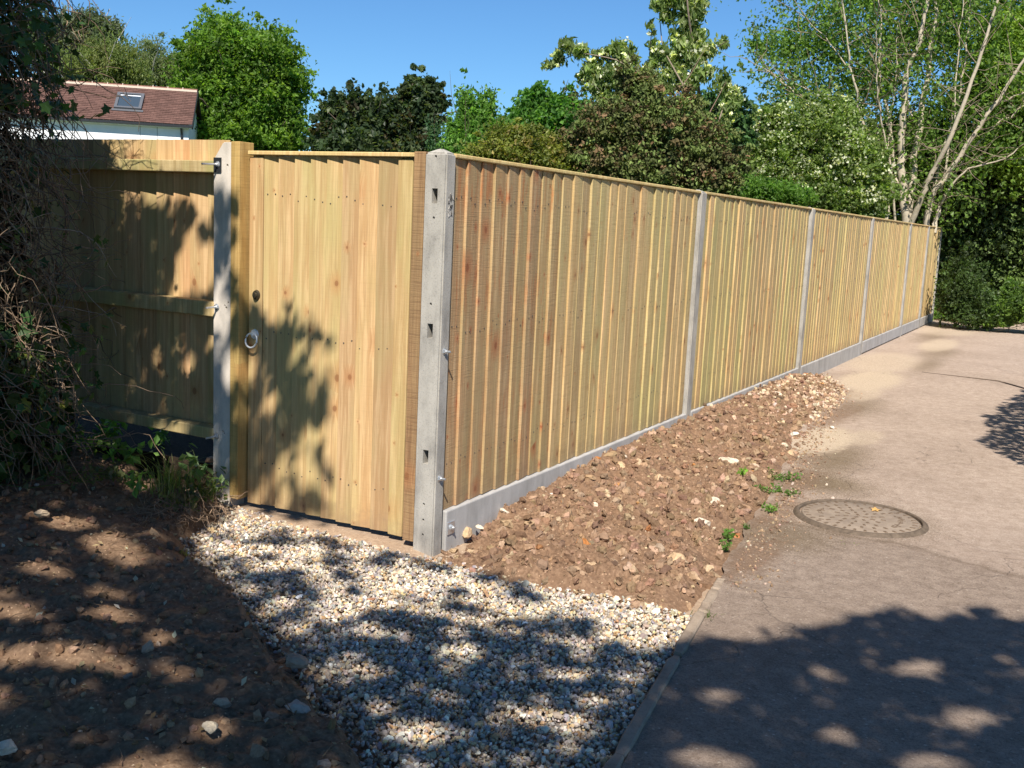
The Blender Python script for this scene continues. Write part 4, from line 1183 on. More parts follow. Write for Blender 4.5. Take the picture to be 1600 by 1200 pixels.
hd = [(1490, 240, 44, 60), (1560, 270, 60, 70), (1500, 330, 50, 60), (1580, 370, 60, 70), (1510, 420, 44, 56), (1560, 440, 50, 50), (1630, 300, 50, 100), (1640, 420, 50, 70), (1470, 300, 24, 50), (1492, 455, 24, 30), (1440, 300, 40, 50), (1420, 240, 50, 60), (1380, 280, 40, 50)]
tree('dark_hedge', 'tall dark overgrown hedge closing the lane past the fence end', 'hedge', hd, 20.6, 95000, .085,
     [(.035, .055, .018), (.06, .09, .028), (.10, .15, .045), (.15, .22, .06)], [3, 3, 3, 3], 24, .12, (.2, .16, .13), per=40, tight=.17, shell=.7, aspect=.7, mat='leaf_dark')
for k, (nm, lab, lst, dd, n_, pal) in enumerate((
        ('bramble_bush', 'low bramble with pale stems arching beside the fence end', [(1500, 448, 28, 36), (1488, 480, 18, 16), (1528, 480, 28, 26), (1520, 496, 30, 12)], 17.9, 10000, [(.06, .10, .03), (.09, .14, .05), (.04, .06, .02)]),
        ('nettle_patch', 'bright green nettle clump at the foot of the hedge beyond lane', [(1570, 488, 24, 14), (1600, 478, 24, 20), (1560, 500, 16, 8), (1540, 503, 16, 6), (1592, 474, 22, 16), (1620, 470, 26, 24), (1580, 450, 10, 12)], 17.9, 18000, [(.12, .20, .05), (.16, .25, .055), (.07, .12, .03)]))):
    tree(nm, lab, 'bush' if k == 0 else 'weeds', lst, dd, n_, .055, pal, [1, 1, 1], 30 + k, .006, per=25, tight=.2)
# cut branches dumped by the fence end
lg = thing('branch_pile', 'heap of cut brown branches lying past the fence end', 'branches', tuple(at(1482, 490, 18.6) * (1, 1, 0)))
lp0 = np.array(lg.location)
for k, (a, b, r_) in enumerate((((1466, 482), (1490, 492), .05), ((1472, 479), (1500, 486), .045), ((1476, 486), (1496, 495), .04), ((1474, 500), (1504, 500), .018))):
    p0, p1 = at(*a, 18.5) - lp0, at(*b, 18.4) - lp0
    p0[2] = max(p0[2], r_); p1[2] = max(p1[2], r_)
    MB().tube(wiggle(p0, p1, 6, .03, rg), np.linspace(r_, r_ * .7, 6), 8, (.36, .23, .15)).build('branch', M['bark'], lg, True)

# ------------------------------------------------------------------ verge beyond the lane end
P = np.stack([RNG.uniform(-.3, 5, 26000), RNG.uniform(15.1, 20, 26000), np.zeros(26000)], -1)
P = P[P[:, 1] > np.where(P[:, 0] < 1, 16.0 - .62 * P[:, 0], 15.38 + 4.6 * (P[:, 0] - 1)) + .09 * RNG.normal(size=len(P))]
mb = MB(); P[:, 2] = RNG.uniform(0, .2, len(P))
leaves(mb, P, .11 * RNG.uniform(.5, 1.4, len(P)), pick([(.14, .25, .05), (.18, .28, .07), (.20, .18, .08), (.09, .15, .04)], [3, 3, 1, 2], len(P), RNG), RNG, .2, -1.0, .3)
tag(mb.build('verge_grass', M['leaf'], None, False), 'rough green grass verge where the lane meets the hedge', 'grass', kind='stuff')
tag(MB().add([(-.09, 16.05, .006), (1.0, 15.40, .006), (1.5, 17.6, .006), (3.2, 25, .006), (3.2, 26, .006), (-12, 26, .006), (-12, 16, .006)], [(0, 1, 2, 3, 4, 5, 6)]).build('verge_ground', M['bank_soil'], color=False), kind='structure')

# ------------------------------------------------------------------ house
Ecorner = at(300, 196, 34.0)
rzh = math.radians(40.4)
hs = thing('house', 'white rendered house with brown tiled roof and one rooflight', 'house', (Ecorner[0], Ecorner[1], 0), rzh)
ez = Ecorner[2]; HL = 9.5; HD = 1.75; RISE = 1.20; OH = .20
t = NT('white_render'); p = t.obj(); nz = t.noise(p, 3, 4, .6)
M['render'] = t.done(t.bsdf(t.ramp(nz, [(.3, (.74, .75, .77)), (.7, (.82, .82, .82))]), .9, t.bump(t.noise(p, 60, 3), .2, .01), .1))
t = NT('roof_tile'); p = t.obj()
rv = t.n('ShaderNodeVertexColor', layer_name='tint').outputs['Color']
M['tile'] = t.done(t.bsdf(t.mix(1.0, rv, t.ramp(t.noise(p, 9, 4), [(.3, (.8, .8, .8)), (.7, (1.1, 1.1, 1.1))]), 'MULTIPLY'), .85, None, .2))
M['mortar'] = mat_plain('mortar', (.62, .50, .40), .9, 0, .1)
M['fascia'] = mat_plain('black_upvc', (.018, .018, .02), .4)
M['window_frame'] = mat_plain('grey_window_frame', (.10, .105, .115), .5)
M['blind'] = mat_plain('white_blind', (.75, .76, .78), .7)
t = NT('window_glass'); M['glass'] = t.done(t.bsdf((.045, .065, .085), .05, None, .9))
# walls: front at y=OH back from the eave corner, right gable
mb = MB()
x1 = -.12
mb.add([(-HL, OH, -.2), (x1, OH, -.2), (x1, OH, ez + .10), (-HL, OH, ez + .10)], [(0, 1, 2, 3)])
yc = OH + HD - .3
mb.add([(x1, OH, -.2), (x1, 2 * HD - .30, -.2), (x1, 2 * HD - .3, ez + .1), (x1, HD, ez + RISE - .08), (x1, OH, ez + .1)], [(0, 1, 2, 3, 4)])
mb.add([(-HL, OH, -.2), (-HL, 2 * HD - .30, -.2), (-HL, 2 * HD - .3, ez + .1), (-HL, HD, ez + RISE - .08), (-HL, OH, ez + .1)], [(4, 3, 2, 1, 0)])
mb.build('wall', M['render'], hs, False, False)
# control joints
for xx in (-1.05, -1.55, -4.9):
    MB().box((xx, OH - .004, ez - 1.4), (xx + .012, OH - .001, ez - .05)).build('joint', M['window_frame'], hs, color=False)
# roof tiles: staggered courses
mb = MB(); rt = random.Random(2); sl = math.hypot(HD, RISE); nr = 20
ux, uz = HD / sl, RISE / sl
for side in (0, 1):
    for i in range(nr):
        s0 = i * sl / nr; s1 = s0 + sl / nr + .03
        for k in range(int(HL / .17) + 2):
            xa = -HL + k * .17 + (.085 if i % 2 else 0) ; xb = xa + .166
            if xa > -.02: continue
            xb = min(xb, .0)
            if xb > -.12: xb = 0.0
            lift = .016 + rt.uniform(-.003, .004)
            def Q(s, up):
                y = s * ux - uz * up; z = ez + s * uz + ux * up
                return (y if side == 0 else 2 * HD - y, z)
            a0, a1, b0, b1 = Q(s0, lift), Q(s0, lift + .014), Q(s1, .002), Q(s1, .014)
            vv_ = [(xa, *a0), (xb, *a0), (xb, *a1), (xa, *a1), (xa, *b0), (xb, *b0), (xb, *b1), (xa, *b1)]
            tone = rt.uniform(.82, 1.18)
            mb.add(vv_, [(0, 1, 2, 3), (3, 2, 6, 7), (1, 5, 6, 2), (0, 3, 7, 4)], (.128 * tone, .070 * tone, .056 * tone))
rf = mb.build('roof_tiles', M['tile'], hs, False); rf['kind'] = 'stuff'
# ridge tiles with mortar
rb = None
for k in range(21):
    xa = -k * .455
    mb = MB(); a_ = np.linspace(-.2, math.pi + .2, 9)
    prof = np.stack([HD + .085 * np.cos(a_), ez + RISE + .015 + .06 * np.sin(a_)], -1)
    v_ = [(x_, *q) for x_ in (xa - .43, xa) for q in prof]
    f_ = [(j, j + 1, j + 10, j + 9) for j in range(8)]
    mb.add(v_, f_, (.19, .09, .066)); mb.build('ridge_tile', M['tile'], hs, True)
    MB().box((xa - .455, HD - .10, ez + RISE - .03), (xa - .43, HD + .10, ez + RISE + .088)).build('mortar_joint', M['mortar'], hs, color=False)
MB().box((-HL, HD - .115, ez + RISE - .035), (-.01, HD - .085, ez + RISE + .03)).build('mortar_bed', M['mortar'], hs, color=False)
# gutter, fascia, downpipe, bargeboards
MB().box((-HL, -.05, ez - .075), (.02, .03, ez - .005)).build('gutter', M['fascia'], hs, color=False)
MB().box((-HL, .03, ez - .10), (0.0, OH - .003, ez - .06)).build('soffit', M['render'], hs, color=False)
MB().tube([(-.32, .06, ez - .10), (-.32, OH - .04, ez - .25), (-.32, OH - .04, 0)], .036, 8).build('downpipe', M['fascia'], hs, color=False)
for s_ in (0, 1):
    ya, yb = (0, HD) if s_ == 0 else (2 * HD, HD)
    MB().add([(0.0, ya, ez - .12), (.03, ya, ez - .12), (.03, yb, ez + RISE - .12), (0, yb, ez + RISE - .12), (0, ya, ez + .02), (.03, ya, ez + .02), (.03, yb, ez + RISE + .02), (0, yb, ez + RISE + .02)],
             [(0, 3, 2, 1), (4, 5, 6, 7), (0, 1, 5, 4), (1, 2, 6, 5), (2, 3, 7, 6), (3, 0, 4, 7)]).build('bargeboard', M['fascia'], hs, color=False)
# rooflight
ang = math.atan2(RISE, HD)
sk = bpy.data.objects.new('rooflight', None); COL.objects.link(sk); sk.parent = hs
sc_ = .52 * sl
sk.location = (-1.95, sc_ * ux - .03 * uz, ez + sc_ * uz + .04); sk.rotation_euler = (ang, 0, 0)
w2, h2 = .40, .47
mb = MB()
for lo, hi in (((-w2, -h2, -.02), (w2, -h2 + .085, .06)), ((-w2, h2 - .085, -.02), (w2, h2, .06)), ((-w2, -h2 + .085, -.02), (-w2 + .085, h2 - .085, .06)), ((w2 - .085, -h2 + .085, -.02), (w2, h2 - .085, .06))): mb.box(lo, hi)
mb.build('frame', M['window_frame'], sk, color=False)
MB().box((-w2 + .085, -h2 + .085, .0), (w2 - .085, h2 - .085, .03)).build('pane', M['glass'], sk, color=False)
MB().box((-w2 + .10, h2 - .165, .031), (w2 - .10, h2 - .12, .034)).build('blind', M['blind'], sk, color=False)
MB().box((-w2 - .06, -h2 - .10, -.03), (w2 + .06, -h2 - .002, .005)).build('flashing', M['window_frame'], sk, color=False)

# garden shed roof showing over the fence
sp_ = at(1289, 321, 17.5)
sh = thing('garden_shed', 'small shed with felted pitched roof and red-brown bargeboard behind fence', 'shed', (sp_[0], sp_[1], 0), math.radians(35))
M['felt'] = mat_plain('green_grey_felt', (.16, .17, .15), .9, 0, .1)
M['shed_wood'] = mat_plain('red_brown_board', (.34, .14, .10), .8, 0, .2)
hz = sp_[2]
mb = MB(); mb.add([(0, 0, hz), (0, 1.3, hz - .52), (0, -1.3, hz - .52), (-2.2, 0, hz), (-2.2, 1.3, hz - .52), (-2.2, -1.3, hz - .52)], [(0, 3, 4, 1), (0, 2, 5, 3)]); mb.build('roof', M['felt'], sh, color=False)
mb = MB(); mb.box((-2.1, -1.15, -.1), (-.12, 1.15, hz - .5)); mb.add([(-.12, -1.15, hz - .5), (-.12, 1.15, hz - .5), (-.12, 0, hz - .04)], [(0, 1, 2)]); mb.build('wall', M['shed_wood'], sh, color=False)
for s_ in (-1, 1):
    MB().add([(0.0, 0, hz + .01), (0.0, s_ * 1.32, hz - .52), (0.0, s_ * 1.32, hz - .64), (0.0, 0, hz - .11), (.03, 0, hz + .01), (.03, s_ * 1.32, hz - .52), (.03, s_ * 1.32, hz - .64), (.03, 0, hz - .11)],
             [(0, 1, 2, 3), (7, 6, 5, 4), (0, 4, 5, 1), (2, 6, 7, 3), (1, 5, 6, 2)]).build('bargeboard', M['shed_wood'], sh, color=False)

# ------------------------------------------------------------------ ivy-smothered stump at left
iv = thing('ivy_hedge', 'dark mass of dead vines and ivy leaves hanging over the left fence', 'hedge', (-2.0, -.75, .1))
iv0 = np.array(iv.location)
rg = np.random.default_rng(40)


def iv_c(z):  # axis and radius of the mass with height
    return np.interp(z, [0, .4, 1.0, 1.6, 2.2, 3.0], [-2.22, -2.26, -2.27, -2.26, -2.22, -2.18]), np.interp(z, [0, .4, 1.0, 1.7, 2.3, 3.0], [.58, .62, .64, .60, .54, .45])
mb = MB()
for k in range(7):
    a_ = rg.uniform(0, 6.28); x_, r_ = iv_c(.2)
    P = [(x_ + .25 * math.cos(a_ + z * .8) * (.8 if z < 2 else 1), -.75 + .25 * math.sin(a_ + z * .8), z) for z in np.linspace(0, 3.0, 12)]
    mb.tube(np.array(P) - iv0, np.linspace(.045, .015, 12), 7, (.22, .17, .13))
mb.build('trunk', M['bark'], iv, True)
mb = MB()
for k in range(2900):
    z0 = rg.uniform(.3, 3.0); x_, r_ = iv_c(z0); a_ = rg.uniform(-2.6, 1.0); rr_ = r_ * rg.uniform(.55, 1.05)
    p = np.array([x_ + rr_ * math.cos(a_), -.75 + rr_ * math.sin(a_), z0]); pts = [p]
    d_ = np.array([math.cos(a_) * .25, math.sin(a_) * .25, -1.0]) + rg.normal(size=3) * .5
    for j in range(rg.integers(5, 12)):
        d_ = d_ + rg.normal(size=3) * .45 + (0, 0, -.12); d_ /= np.linalg.norm(d_)
        p = p + d_ * .06; pts.append(p)
    pts = np.array(pts); pts = pts[pts[:, 2] > .12]
    if len(pts) < 3: continue
    g0 = rg.uniform(.6, 1.3)
    mb.tube(pts - iv0, np.linspace(.0035, .0012, len(pts)), 3, (.24 * g0, .17 * g0, .115 * g0))
# long stray stems reaching out to the right
for k in range(26):
    z0 = rg.uniform(.4, 1.9); x_, r_ = iv_c(z0); a_ = rg.uniform(-1.3, .9)
    p = np.array([x_ + r_ * .9 * math.cos(a_), -.75 + r_ * .9 * math.sin(a_), z0]); pts = [p]
    d_ = np.array([math.cos(a_), math.sin(a_) * .6, rg.uniform(-.8, .4)])
    for j in range(rg.integers(6, 14)):
        d_ = d_ + rg.normal(size=3) * .22 + (0, 0, -.13); d_ /= np.linalg.norm(d_)
        p = p + d_ * .035; pts.append(p)
    g0 = rg.uniform(.6, 1.3)
    mb.tube(np.array(pts) - iv0, np.linspace(.003, .001, len(pts)), 3, (.30 * g0, .25 * g0, .2 * g0))
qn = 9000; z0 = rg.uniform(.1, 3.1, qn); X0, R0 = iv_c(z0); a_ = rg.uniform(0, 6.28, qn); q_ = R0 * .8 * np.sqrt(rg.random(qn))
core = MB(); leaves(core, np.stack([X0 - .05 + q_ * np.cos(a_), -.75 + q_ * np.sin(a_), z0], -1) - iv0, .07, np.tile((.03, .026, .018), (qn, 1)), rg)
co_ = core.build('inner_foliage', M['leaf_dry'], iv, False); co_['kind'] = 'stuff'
vn_ = mb.build('dead_vines', M['bark'], iv, True); vn_['kind'] = 'stuff'
# ivy leaves: five-pointed
LV = np.array([(0, 0, 0), (.42, -.08, .05), (.30, .28, .04), (.52, .55, .02), (.22, .62, .05), (0, 1.0, -.05), (-.22, .62, .05), (-.52, .55, .02), (-.30, .28, .04), (-.42, -.08, .05)]); LV[:, 1] -= .3
LF = np.array([[0, 1, 2], [0, 2, 4], [2, 3, 4], [0, 4, 5], [0, 5, 6], [0, 6, 8], [6, 7, 8], [0, 8, 9]])


def ivy_leaves(mb, P, S, cols, rng, out=None, droop=1.0):
    n = len(P)
    nr = rng.normal(size=(n, 3)) * .55 + (0, 0, .5)
    if out is not None: nr += out * 1.1
    nr /= np.linalg.norm(nr, axis=1)[:, None]
    ax = rng.normal(size=(n, 3)) * .6 + (0, 0, -droop)
    ax -= nr * np.sum(ax * nr, 1)[:, None]; ax /= np.linalg.norm(ax, axis=1)[:, None] + 1e-9
    b = np.cross(ax, nr)
    V = P[:, None, :] + S[:, None, None] * (b[:, None, :] * LV[None, :, 0:1] + ax[:, None, :] * LV[None, :, 1:2] + nr[:, None, :] * LV[None, :, 2:3])
    F = (LF[None] + (np.arange(n) * 10)[:, None, None]).reshape(-1, 3)
    mb.add(V.reshape(-1, 3), F, np.repeat(cols, 10, axis=0))


n = 6800
z0 = np.concatenate([rg.uniform(.15, .8, 1300), rg.uniform(.8, 1.75, 600), rg.uniform(1.7, 3.1, n - 1900)])
a_ = rg.uniform(-2.8, 1.3, n); X0, R0 = iv_c(z0); rr_ = R0 * (rg.uniform(.35, 1.08, n) ** .6)
P = np.stack([X0 + rr_ * np.cos(a_), -.75 + rr_ * np.sin(a_), z0], -1)
out = np.stack([np.cos(a_), np.sin(a_), 0 * a_], -1)
mb = MB(); cols = pick([(.04, .08, .022), (.028, .055, .018), (.07, .12, .03), (.20, .22, .04)], [4, 4, 2, .6], n, rg, .2)
ivy_leaves(mb, P - iv0, rg.uniform(.025, .055, n) * np.where(z0 < .9, 1.5, 1.1), cols, rg, out)
il = mb.build('ivy_leaves', M['leaf_dark'], iv, False); il['kind'] = 'stuff'
# sprays against the roof and the fence
mb = MB()
for (px_a, py_a, dd, n_) in ((100, 130, 4.0, 8), (95, 165, 4.0, 9), (70, 60, 4.1, 14), (45, 45, 4.1, 14), (105, 120, 4.1, 6), (150, 385, 4.7, 10), (145, 520, 4.7, 8), (140, 600, 4.7, 12), (120, 560, 4.5, 14), (60, 620, 4.5, 20), (110, 680, 4.5, 14), (80, 30, 4.2, 12)):
    c0 = at(px_a, py_a, dd); Pp = c0 + rg.normal(size=(n_, 3)) * (.05, .05, .055)
    ivy_leaves(mb, Pp - iv0, rg.uniform(.028, .045, n_), pick([(.04, .085, .025), (.06, .12, .03), (.03, .06, .02)], [1, 1, 1], n_, rg), rg, None)
    inner = np.array([iv_c(c0[2])[0], -.75, c0[2] - .1])
    mb.tube(wiggle(inner, c0, 7, .03, rg) - iv0, np.linspace(.004, .0015, 7), 3, (.2, .16, .12))
sp2 = mb.build('leaf_sprays', M['leaf_dark'], iv, False); sp2['kind'] = 'stuff'
# wooden stake half buried in the vines


# ------------------------------------------------------------------ weeds and grass tufts


def weed(px, py, z, n, size, h, pal, label, seed, spread=.07, name='weed_plant', cat='weed', group=None):
    c0 = at_z(px, py, z); rgl = np.random.default_rng(seed)
    th = thing(name, label, cat, tuple(c0), 0, group)
    st = MB(); lf_ = MB(); k_ = max(3, n // 9)
    for k in range(k_):
        e = np.array([rgl.normal() * spread, rgl.normal() * spread, h * rgl.uniform(.4, 1)])
        p = wiggle((rgl.normal() * spread * .3, rgl.normal() * spread * .3, -.02), e, 5, .06, rgl)
        st.tube(p, np.linspace(.002, .001, 5), 4, (.12, .16, .05))
        m = n // k_ + 1
        tt = rgl.uniform(.25, 1, m); q = np.stack([np.interp(tt * 4, range(5), p[:, i]) for i in range(3)], -1) + rgl.normal(size=(m, 3)) * size * .35
        leaves(lf_, q, size * rgl.uniform(.6, 1.25, m), pick(pal, [1] * len(pal), m, rgl, .15), rgl, .9, -.1, .62, .10)
    st.build('stem', M['leaf'], th, True); lf_.build('foliage', M['leaf'], th, False)
    return th


def tuft(px, py, z, n, h, label, seed, pal=((.16, .22, .06), (.11, .17, .04), (.22, .24, .10)), spread=.05, name='grass_tuft', group=None, lean=.5):
    c0 = at_z(px, py, z); rgl = np.random.default_rng(seed); mb = MB()
    for k in range(n):
        b0 = np.array([rgl.normal() * spread, rgl.normal() * spread, -.01]); d = rgl.normal(size=2) * lean; hh = h * rgl.uniform(.5, 1.1)
        tt = np.linspace(0, 1, 6)[:, None]
        P = b0 + np.hstack([d[0] * hh * tt ** 1.8, d[1] * hh * tt ** 1.8, hh * (tt - .35 * tt ** 3)])
        wv = np.array([-d[1], d[0], 0]); wv /= np.linalg.norm(wv) + 1e-9; w_ = .0024 * (1 - tt * .85)
        V = np.concatenate([P - wv * w_, P + wv * w_]); F = [(j, j + 1, j + 7, j + 6) for j in range(5)]
        mb.add(V, F, np.array(pal[rgl.integers(len(pal))]) * rgl.uniform(.8, 1.2))
    o = mb.build(name, M['leaf'], None, True); o.location = tuple(c0)
    return tag(o, label, 'grass', group)


SUN_GREENS = [(.16, .28, .06), (.22, .36, .08), (.12, .20, .05)]  # leaf greens brightened to stand in for sunlight on these weeds
WB = 'weeds along the foot of the left fence'
weed(165, 690, .16, 70, .055, .16, SUN_GREENS, 'weed clump coloured as if sunlit under the ivy left of the fence hollow', 1, .08, group=WB)
weed(195, 715, .15, 60, .05, .10, SUN_GREENS, 'low leafy weed just right of the clump coloured as if sunlit under the ivy', 2, .09, group=WB)
weed(60, 715, .16, 70, .05, .12, [(.06, .11, .03), (.08, .14, .04)], 'dark low weed at the left picture edge below the ivy', 3, .12, group=WB)
weed(110, 700, .16, 60, .05, .12, [(.06, .11, .03), (.10, .16, .04)], 'low weed below the big ivy leaves near the left edge', 33, .12, group=WB)
weed(215, 765, .14, 26, .045, .07, SUN_GREENS, 'tiny weed with broad leaves on the bare bank', 4, .04, group=WB)
weed(262, 690, .15, 26, .05, .16, SUN_GREENS, 'tall thin weed with a few leaves below the lower fence rail', 5, .04, group=WB)
weed(322, 745, .12, 44, .062, .13, [(.10, .17, .06), (.14, .21, .09), (.07, .12, .04)], 'broad-leaved weed at the foot of the left concrete post', 6, .06, group=WB)
weed(330, 775, .08, 60, .04, .10, [(.06, .10, .03), (.09, .14, .04)], 'bushy dark weed hanging over the gravel corner by the latch batten', 7, .06, group=WB)
weed(300, 790, .08, 90, .035, .12, [(.06, .085, .03), (.09, .11, .04), (.13, .12, .07)], 'tangled fine-leaved weed on the bank edge above the gravel', 8, .09, group=WB)
weed(120, 750, .15, 110, .028, .05, [(.09, .11, .04), (.12, .12, .06)], 'mossy mat of tiny leaves on the bank under the ivy', 9, .16, group=WB)
weed(200, 740, .15, 90, .028, .05, [(.08, .10, .04), (.11, .12, .05)], 'mossy mat of tiny leaves between fence and bare mound', 10, .14, group=WB)
tuft(262, 760, .13, 110, .20, 'long arching grass tuft in front of the hollow under the fence', 11, spread=.05)
tuft(300, 775, .10, 60, .14, 'smaller dark grass tuft right of the long arching one', 12, ((.07, .11, .03), (.1, .14, .04)), .05)
tuft(285, 868, .03, 26, .06, 'single short pale grass tuft at the bank edge by the gravel', 13, spread=.012)
SG = 'green weeds on the soil beside the lane'
weed(1232, 748, .005, 110, .022, .05, [(.11, .20, .05), (.15, .26, .06)], 'widest green weed patch behind the manhole cover', 14, .09, group=SG)
weed(1215, 768, .005, 110, .02, .035, [(.10, .18, .04), (.14, .24, .06)], 'feathery green weed patch touching the far side of manhole', 15, .08, group=SG)
weed(1197, 795, .005, 70, .02, .04, [(.12, .22, .05), (.16, .28, .06)], 'small green weed left of the manhole cover', 16, .045, group=SG)
weed(1158, 738, .05, 22, .03, .04, [(.18, .34, .05), (.22, .38, .07)], 'lone lime green seedling in the soil', 17, .02, group=SG)
weed(1140, 838, .01, 34, .026, .05, [(.12, .22, .05)], 'green weed on the lane corner of the soil bed', 18, .04, group=SG)
weed(1128, 855, .01, 26, .026, .04, [(.12, .22, .05)], 'small weed next below the one on the lane corner', 19, .03, group=SG)
weed(1168, 826, .005, 26, .018, .03, [(.10, .18, .05)], 'low flat weed on asphalt between soil corner and manhole', 20, .03, group=SG)
tuft(1100, 962, .0, 90, .03, 'short grass tuft in the joint between kerb and lane', 21, ((.10, .15, .04), (.16, .17, .08)), .022)
tuft(1320, 848, .0, 30, .02, 'sparse grass at the near rim of the manhole cover', 22, ((.15, .2, .05),), .025)
tuft(900, 700, .09, 9, .14, 'few dry straw stalks leaning on the gravel board', 23, ((.5, .36, .18),), .02)
# roots hanging from the broken bank edge
mb = MB(); rg = np.random.default_rng(60)
for k in range(240):
    c0 = at_z(rg.uniform(225, 350), rg.uniform(765, 812), .08); d_ = rg.normal(size=3) * .5 + (.3, -.4, -.2); pts = [c0]; p = c0
    for j in range(6):
        d_ = d_ + rg.normal(size=3) * .5; d_ /= np.linalg.norm(d_); p = p + d_ * .022; p[2] = max(p[2], float(bank_h(np.array([p[0]]), np.array([p[1]]))[0]) + .003); pts.append(p.copy())
    mb.tube(np.array(pts), np.linspace(.0016, .0007, len(pts)), 3, np.array((.26, .18, .12)) * rg.uniform(.6, 1.5))
tag(mb.build('roots', M['bark'], None, True), 'tangle of fine torn roots on the bank edge by the gate', 'roots', kind='stuff')
# leaf litter and twigs
mb = MB(); n = 1500
P = np.stack([RNG.uniform(-2.6, 1.0, n), RNG.uniform(-2.4, -.05, n)], -1); dd = polydist(P[:, 0], P[:, 1], BORD); P = P[dd > .02]; n = len(P)
P3 = np.hstack([P, (bank_h(P[:, 0], P[:, 1]) + .008)[:, None]])
leaves(mb, P3, .024 * RNG.uniform(.35, 1.3, n), pick([(.30, .22, .13), (.2, .13, .07), (.36, .34, .26)], [3, 3, 1], n, RNG), RNG, 2.5, 0, .6, .08)
tag(mb.build('leaf_litter', M['leaf_dry'], None, False), 'dry fallen leaves scattered over the shaded bank', 'leaves', kind='stuff')
mb = MB()
for k in range(70):
    y = RNG.uniform(-.4, 6); x = RNG.uniform(.05, 1.0)
    if x > soil_edge(y) - .03: continue
    z = float(soil_h(np.array([x]), np.array([y]))[0]); a_ = RNG.uniform(0, 6.28); L = RNG.uniform(.02, .08)
    mb.tube(wiggle((x, y, z + .012), (x + L * math.cos(a_), y + L * math.sin(a_), z + .016), 4, .08, RNG), .0013, 3, (.3, .2, .12))
for k in range(260):
    x = RNG.uniform(-2.4, 1.0); y = RNG.uniform(-2.2, -.1); xa_, ya_ = np.array([x]), np.array([y])
    if polydist(xa_, ya_, BORD)[0] < .03: continue
    z = float(bank_h(xa_, ya_)[0]); a_ = RNG.uniform(0, 6.28); L = RNG.uniform(.02, .12)
    mb.tube(wiggle((x, y, z + .006), (x + L * math.cos(a_), y + L * math.sin(a_), z + .014), 4, .08, RNG), .0014, 3, (.24, .16, .10))
tag(mb.build('twigs', M['bark'], None, True), 'thin dry twigs and root ends on the dug soil and bank', 'twigs', kind='stuff')
# orange leaf lying on the manhole cover
mb = MB(); ivy_leaves(mb, np.array([[0, 0, .006]]), np.array([.045]), np.array([[.55, .33, .12]]), np.random.default_rng(3), np.array([[0, 0, 8.0]]))
o = mb.build('fallen_leaf', M['leaf_dry'], None, False); o.location = (1.42, 1.84, .012)
tag(o, 'yellow orange fallen leaf lying on the manhole cover', 'leaf')

# ------------------------------------------------------------------ trees behind the viewpoint that shade the foreground


def shade(u, v):
    """how densely the crowns above cover the ground point (u,v) along the sun's direction"""
    nz = fbm(u * 4.2 + 3, v * 4.2, 3, 2); nf = fbm(u * 9, v * 9, 3, 1); nf2 = fbm(u * 14 + 5, v * 14, 3, 0)
    s = np.zeros_like(u)
    # lane shade
    top = np.interp(u, [1.05, 1.2, 1.35, 1.5, 1.6, 1.7, 1.85, 2.0, 2.2, 3.5], [-.45, -.25, -.05, .05, .30, .50, .50, .62, .70, .9]) + .22 * (nf - .5)
    s = np.maximum(s, (u > .9) * sstep(.03, -.06, v - top))
    # gravel: solid low part, ragged upper part
    low = np.interp(u, [-.2, .1, .3, .5, .7, .85, 1.0, 1.2], [-1.0, -.85, -.62, -.50, -.36, -.28, -.60, -.62]) + .16 * (nf - .5)
    s = np.maximum(s, (u < 1.25) * sstep(.03, -.05, v - low) * sstep(-.3, 0, u))
    rag = sstep(.49, .60, nf) * sstep(-.9, -.5, u) * sstep(.80, .55, u) * (v < -.10) * (v > -1.1)
    s = np.maximum(s, rag * .9)
    # left bank
    d = polydist(u, v, BORD)
    s = np.maximum(s, sstep(-.04, .05, d) * (v < .05) * np.where(nz > .66, .25, .96))
    # gate, left post, garden fence
    xg = u + KX * v / KY; zg = v / KY                   # where that ray meets the gate and the garden fence
    on = v > .02
    g = sstep(.45, .53, .5 * nf + .5 * nf2) * sstep(1.02, .9, zg + .5 * np.maximum(0, xg + .75)) * sstep(-.52, -.62, xg) * sstep(-1.12, -1.06, xg) * on
    s = np.maximum(s, g * .85)
    pst = sstep(.42, .53, nf) * (xg < -1.07) * (xg > -1.24) * on * sstep(1.46, 1.34, zg)
    s = np.maximum(s, pst * .9)
    fn = sstep(.34, .46, nf + .2 * sstep(-1.7, -2.0, xg) - .10 * sstep(-1.75, -1.4, xg) * sstep(.7, 1.1, zg)) * (xg <= -1.24) * on * sstep(1.48, 1.38, zg + .25 * sstep(-1.95, -2.1, xg))
    s = np.maximum(s, fn * .985)
    s = np.maximum(s, (u < -2.45) * (v > -.2) * .97)
    s = s * np.where((u < 1.2) & (v < 0) & (d < 0), 1 - .9 * sstep(.57, .64, nf2), 1)
    # gaps where the sun comes through
    for (cx, cy, rx, ry, a) in GAPS:
        ca, sa = math.cos(a), math.sin(a)
        e = np.hypot(((u - cx) * ca + (v - cy) * sa) / rx, ((v - cy) * ca - (u - cx) * sa) / ry)
        s = s * sstep(.70, 1.25, e + .9 * (nf2 - .5))
    # nothing over the soil, the fence or the far lane
    s = s * np.where((v > -.02) & (u > -.55) & (u < 1.15), 0, 1)
    s = s * np.where((v > 1.0) & (u > -1), 0, 1)
    return s


